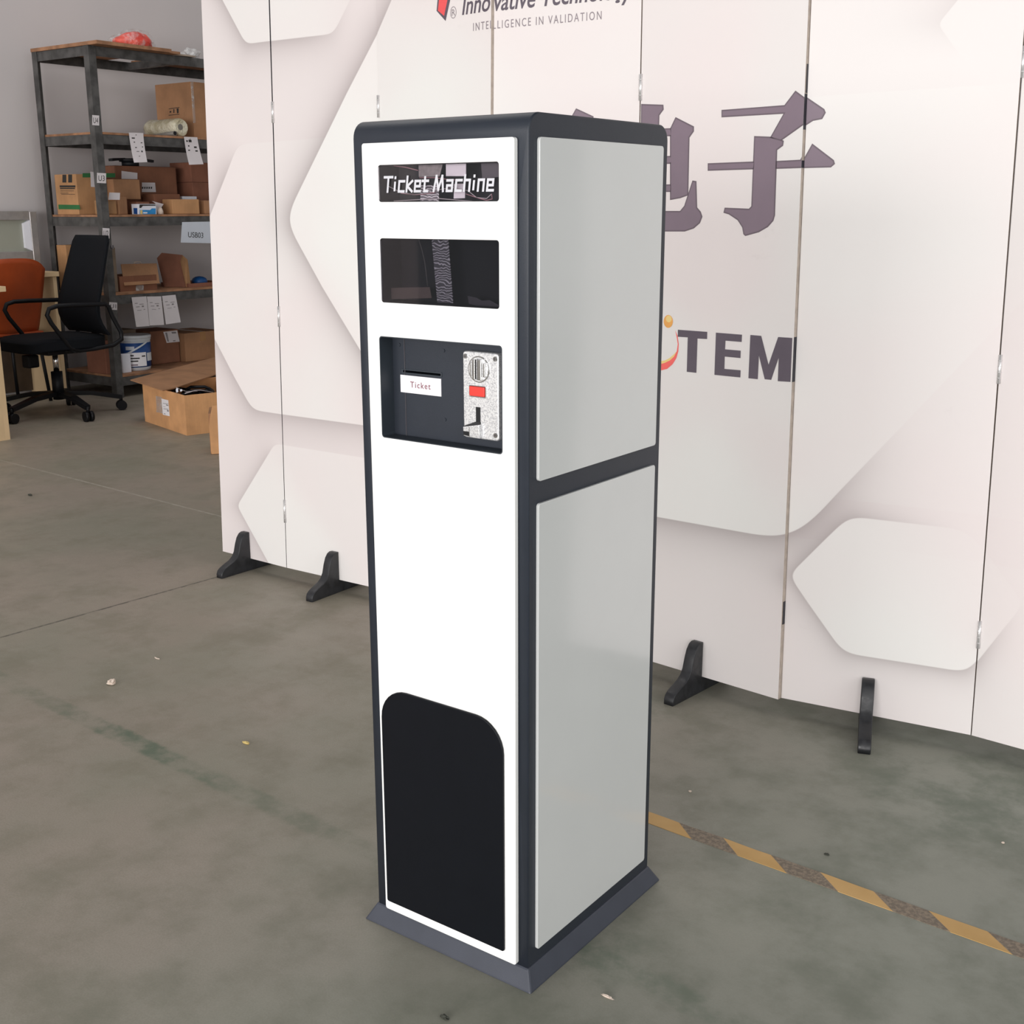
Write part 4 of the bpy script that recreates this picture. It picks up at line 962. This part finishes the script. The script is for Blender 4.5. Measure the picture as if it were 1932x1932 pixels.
for q in ((650, 845, 735, 852), (655, 895, 690, 900), (700, 865, 735, 882), (660, 930, 735, 938), (715, 950, 740, 975), (665, 1005, 690, 1015)):
    mb.face([onplane(*zk(*p), A+nA*.0020, nA) for p in ((q[0], q[1]), (q[2], q[1]+8), (q[2], q[3]+8), (q[0], q[3]))])
mb.build('lettering', MT['ink_soft'], o)
poly3('clear_tape', [pl(zk(*q)) for q in ((540, 730), (630, 750), (650, 1010), (550, 985))], nA, .0006, MT['film_tape'], t)
t2 = thing('cable_bundle', 'tangle of dark cables with white plugs inside the open floor carton', 'cables', A+ux*.36+uy*.22+Vector((0, 0, .007)))
rnd = random.Random(3)
for k in range(16):
    pts = []; c0 = Vector((rnd.uniform(.12, LX-.12), rnd.uniform(.10, LY-.10)))
    for j in range(14):
        a = j/13*2*PI*rnd.uniform(.9, 1.1); pts.append(P3(min(LX-.03, max(.03, c0.x+.09*math.cos(a))), min(LY-.03, max(.03, c0.y+.08*math.sin(a))), .03+.155*(k/15)+.012*math.sin(a*2+k)))
    mb = MB(); mb.tube(pts, .009, 8); mb.build('cable', MT['chair_black'], t2)
for pts in (((.33, .20, .19), (.36, .10, .20), (.39, .05, .222), (.40, .03, .232)), ((.48, .2, .2), (.50, .12, .222), (.52, .08, .226), (.53, .02, .218))):
    mb = MB(); mb.tube([P3(*p) for p in pts], .0022, 8); mb.build('white_lead', MT['wire_white'], t2)
mb = MB()
for a, b, z in ((.425, .02, .222), (.445, .012, .216), (.455, .03, .22)): mb.tube([P3(a, b, z), P3(a+.02, b-.006, z+.008)], .006, 8)
mb.build('plug', MT['box_white'], t2)
# second carton by the screen edge
P = onz(404, 870)
Q = onz(393, 858); nrm = (CAM-Q); nrm.z = 0; nrm.normalize(); sd = Vector((-nrm.y, nrm.x, 0)).normalized(); 
if sd.dot(_r) < 0: sd = -sd
t = thing('cardboard_box', 'pale kraft carton mostly hidden behind the left edge of the screen', 'box', Q)
pp = [onplane(*q, Q, nrm) for q in (zk(1430, 1750), zk(1412, 1600), zk(1400, 1400), zk(1382, 1230), zk(1390, 1100), zk(1430, 890), zk(1520, 880))]
pp += [pp[-1]+sd*.22, Vector((pp[0].x, pp[0].y, 0))+sd*.26]; pp[0].z = 0.002; pp[-1].z = .002
poly3('carton_side', pp, -nrm, .006, MT['card_floor'], t)
c2 = Q-nrm*.006
mb = MB(); mb.hexa([c2+sd*.012+Vector((0, 0, .002)), c2+sd*.26+Vector((0, 0, .002)), c2+sd*.26-nrm*.2+Vector((0, 0, .002)), c2+sd*.02-nrm*.2+Vector((0, 0, .002)), c2+sd*.012+Vector((0, 0, .2)), c2+sd*.26+Vector((0, 0, .2)), c2+sd*.26-nrm*.2+Vector((0, 0, .2)), c2+sd*.02-nrm*.2+Vector((0, 0, .2))])
mb.build('carton_body', MT['card'], t)

# ================================================================== DESKS, DIVIDER, CHAIRS
t = thing('desk', 'light beech desk at the left picture edge with a solid end panel', 'desk', (-5.2, 1.75, 0))
mb = MB(); mb.box((-5.55, 1.20, .753), (-4.765, 2.132, .780)); mb.bevel(.002, 1); mb.build('desk_top', MT['beech'], t)
mb = MB(); mb.box((-5.50, 2.052, 0), (-4.782, 2.078, .753)); mb.build('end_panel', MT['beech'], t)
mb = MB(); mb.box((-4.800, 1.25, 0), (-4.782, 2.052, .753)); mb.build('front_panel', MT['beech'], t)
t = thing('desk', 'light beech desk along the wall behind the orange chair', 'desk', (-6.0, 2.35, 0))
mb = MB(); mb.box((-6.19, 1.5, .752), (-5.80, 3.122, .782)); mb.bevel(.002, 1); mb.build('desk_top', MT['beech'], t)
mb = MB(); mb.box((-6.17, 3.085, 0), (-5.815, 3.110, .752)); mb.build('end_panel', MT['beech'], t)
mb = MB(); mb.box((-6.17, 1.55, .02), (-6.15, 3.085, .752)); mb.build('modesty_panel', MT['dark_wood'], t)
Xd = -6.10
t = thing('desk_divider', 'aluminium framed glass divider standing on the wall side desk', 'divider', (Xd, 2.5, .782))
q0 = onx(50, 398, Xd); q1 = onx(66, 398, Xd); yA, yB, zt = q0.y, q1.y, q0.z
mb = MB(); mb.box((Xd-.03, yA, .7825), (Xd+.03, yB-.01, zt-.004)); mb.bevel(.003, 1); mb.build('end_post', MT['alu'], t)
zb_ = onx(40, 480, Xd).z
for z0, z1 in ((zt-.055, zt), (zb_-.03, zb_+.02)):
    mb = MB(); mb.box((Xd-.025, 1.6, z0), (Xd+.025, yA, z1)); mb.bevel(.003, 1); mb.build('rail', MT['alu'], t)
mb = MB(); mb.hexa([Vector(p) for p in ((Xd+.024, yA-.045, zb_+.04), (Xd+.03, yA-.002, zb_+.02), (Xd+.0, yA-.002, zb_+.02), (Xd+.0, yA-.045, zb_+.04), (Xd+.024, yA-.045, zt-.075), (Xd+.03, yA-.002, zt-.055), (Xd, yA-.002, zt-.055), (Xd, yA-.045, zt-.075))]); mb.build('glazing_strip', MT['box_white'], t)
mb = MB(); mb.box((Xd-.005, 1.6, zb_+.02), (Xd+.005, yA, zt-.055)); mb.build('glass_pane', MT['frosted'], t)
mb = MB(); mb.box((Xd-.018, 1.6, .7825), (Xd+.018, yA, zb_-.03)); mb.build('lower_panel', MT['beech'], t)

def office_chair():
    C0 = Vector((-5.26, 2.69, 0)); RZ = Matrix.Rotation(math.radians(-6), 3, 'Z'); t = thing('office_chair', 'black mesh office chair on castors between the desks and the rack', 'chair', C0)
    L = lambda x, y, z: C0+RZ @ Vector((x, y, z))           # faces -y; +y is its back
    for k in range(5):
        a = math.radians(-8+72*k); d = Vector((math.cos(a), math.sin(a), 0)); e = C0+d*.345
        mb = MB(); mb.bar([C0+d*.03+Vector((0, 0, .125)), C0+d*.18+Vector((0, 0, .115)), e+Vector((0, 0, .078))], [.026, .022, .016], .012)
        o = mb.build('base_arm', MT['chair_black'], t)
        s = Vector((-d.y, d.x, 0))
        mb = MB(); mb.tube([e+Vector((0, 0, .05)), e+Vector((0, 0, .085))], .010, 10)
        for q in (-1, 1): mb.tube([e+s*q*.006+Vector((0, 0, .029)), e+s*q*.024+Vector((0, 0, .029))], .029, 18)
        mb.build('castor', MT['chair_black'], t)
    mb = MB(); mb.tube([L(0, 0, .09), L(0, 0, .25)], .032, 18); mb.build('column_sleeve', MT['chair_black'], t)
    mb = MB(); mb.tube([L(0, 0, .25), L(0, 0, .36)], .016, 16); mb.build('gas_lift', MT['chrome'], t)
    mb = MB(); mb.box(L(-.09, -.12, .355), L(.09, .12, .385)); mb.bevel(.01, 2); mb.build('tilt_mechanism', MT['chair_black'], t)
    mb = MB(); mb.box(L(-.15, -.13, .27), L(-.09, -.05, .345)); mb.bevel(.012, 2); mb.build('adjuster_knob', MT['chair_black'], t)
    # seat
    bm = bmesh.new(); bmesh.ops.create_cube(bm, size=1); bmesh.ops.subdivide_edges(bm, edges=bm.edges, cuts=6, use_grid_fill=True)
    for v in bm.verts:
        x, y, z = v.co; rr = (abs(x*2)**4+abs(y*2)**4)**.25; m_ = max(abs(x*2), abs(y*2)); f = m_/rr if rr > 1e-6 else 1
        x2, y2 = x*f*.50, y*f*.50; zz = z*.075*(1-.25*m_**3)
        v.co = L(x2, y2-.01, .425+zz-.03*max(0, (-y*2)-.6)*1.2)
    for f in bm.faces: f.smooth = True
    me = bpy.data.meshes.new('seat'); bm.to_mesh(me); bm.free(); link_mesh('seat', me, MT['chair_mesh'], t)
    # backrest : curved sheet, leaning back
    mb = MB(); NU, NV = 10, 16; G = {}
    for side in (0, 1):
        for i in range(NU+1):
            for j in range(NV+1):
                u = i/NU*2-1; v = j/NV; z = .455+v*.555; wd = .25-.055*v - .02*(1-v)**4
                if v > .94: wd -= .02*((v-.94)/.06)**2
                y = .135+.175*v+.11*(1-min(1, v/.33))**2 - .025*(u*u) + (.014 if side else 0)
                G[side, i, j] = mb.bm.verts.new(L(u*wd, y, z))
    for i in range(NU):
        for j in range(NV):
            for s in (0, 1):
                q = [G[s, i, j], G[s, i+1, j], G[s, i+1, j+1], G[s, i, j+1]]; mb.bm.faces.new(q if s == 0 else q[::-1]).smooth = True
    for j in range(NV):
        for i in (0, NU): mb.bm.faces.new((G[0, i, j], G[0, i, j+1], G[1, i, j+1], G[1, i, j]))
    for i in range(NU):
        for j in (0, NV): mb.bm.faces.new((G[0, i, j], G[1, i, j], G[1, i+1, j], G[0, i+1, j]))
    mb.build('backrest', MT['chair_mesh'], t)
    mb = MB(); mb.bar([L(0, .10, .37), L(0, .25, .40), L(0, .275, .50), L(0, .275, .72)], .03, .010); mb.build('back_spine', MT['chair_black'], t)
    mb = MB(); mb.tube([L(.165, .315, .945), L(.175, .322, .945)], .012, 8); mb.build('lumbar_knob', MT['dim_grey'], t)
    for sx in (-1, 1):
        X = .25*sx
        pts = [L(X, .20, .635), L(X, .0, .640), L(X, -.09, .640), L(X, -.135, .628), L(X, -.15, .595), L(X, -.13, .55), L(X*.97, -.03, .405), L(X*.93, .03, .385), L(X*.95, .12, .388), L(X, .23, .40), L(X, .285, .43), L(X, .285, .47), L(X, .24, .56), L(X, .22, .62)]
        mb = MB(); mb.tube(pts, .0125, 10, closed=True); mb.build('armrest', MT['chair_black'], t)
        mb = MB(); mb.tube([L(X*.95, .0, .388), L(X*.5, .0, .383)], .012, 8); mb.build('arm_bracket', MT['chair_black'], t)
office_chair()
def ply_chair():
    Xb = -5.70; t = thing('plywood_chair', 'orange brown moulded plywood chair facing the wall side desk', 'chair', (-5.9, 2.76, 0))
    mb = MB(); NU, NV = 16, 14; G = {}
    cy = 2.755
    for s in (0, 1):
        for i in range(NU+1):
            for j in range(NV+1):
                u = i/NU*2-1; v = j/NV; hw = .205+.035*v**.7; z = .43+v*.445-.05*abs(u)**3*v - .02*abs(u)**8*v
                G[s, i, j] = mb.bm.verts.new((Xb-.09+.08*v-.05*u*u+(.012 if s else 0), cy+u*hw, z))
    for i in range(NU):
        for j in range(NV):
            for s in (0, 1):
                q = [G[s, i, j], G[s, i+1, j], G[s, i+1, j+1], G[s, i, j+1]]; mb.bm.faces.new(q if s else q[::-1]).smooth = True
    for j in range(NV):
        for i in (0, NU): mb.bm.faces.new((G[0, i, j], G[0, i, j+1], G[1, i, j+1], G[1, i, j]))
    for i in range(NU):
        for j in (0, NV): mb.bm.faces.new((G[0, i, j], G[1, i, j], G[1, i+1, j], G[0, i+1, j]))
    mb.build('backrest', MT['orange_ply'], t)
    mb = MB(); mb.box((-6.12, cy-.21, .415), (-5.78, cy+.21, .432)); mb.bevel(.006, 2); mb.build('seat', MT['orange_ply'], t)
    for x in (-6.10, -5.80):
        for y in (cy-.18, cy+.18):
            mb = MB(); mb.tube([(x, y, .415), (x+(.04 if x > -5.9 else -.02), y+(.02 if y > cy else -.02), 0)], .011, 10); mb.build('leg', MT['chair_black'], t)
    mb = MB(); mb.tube([(-6.10, cy, .40), (-5.80, cy, .40)], .012, 8); mb.build('under_frame', MT['chair_black'], t)
ply_chair()
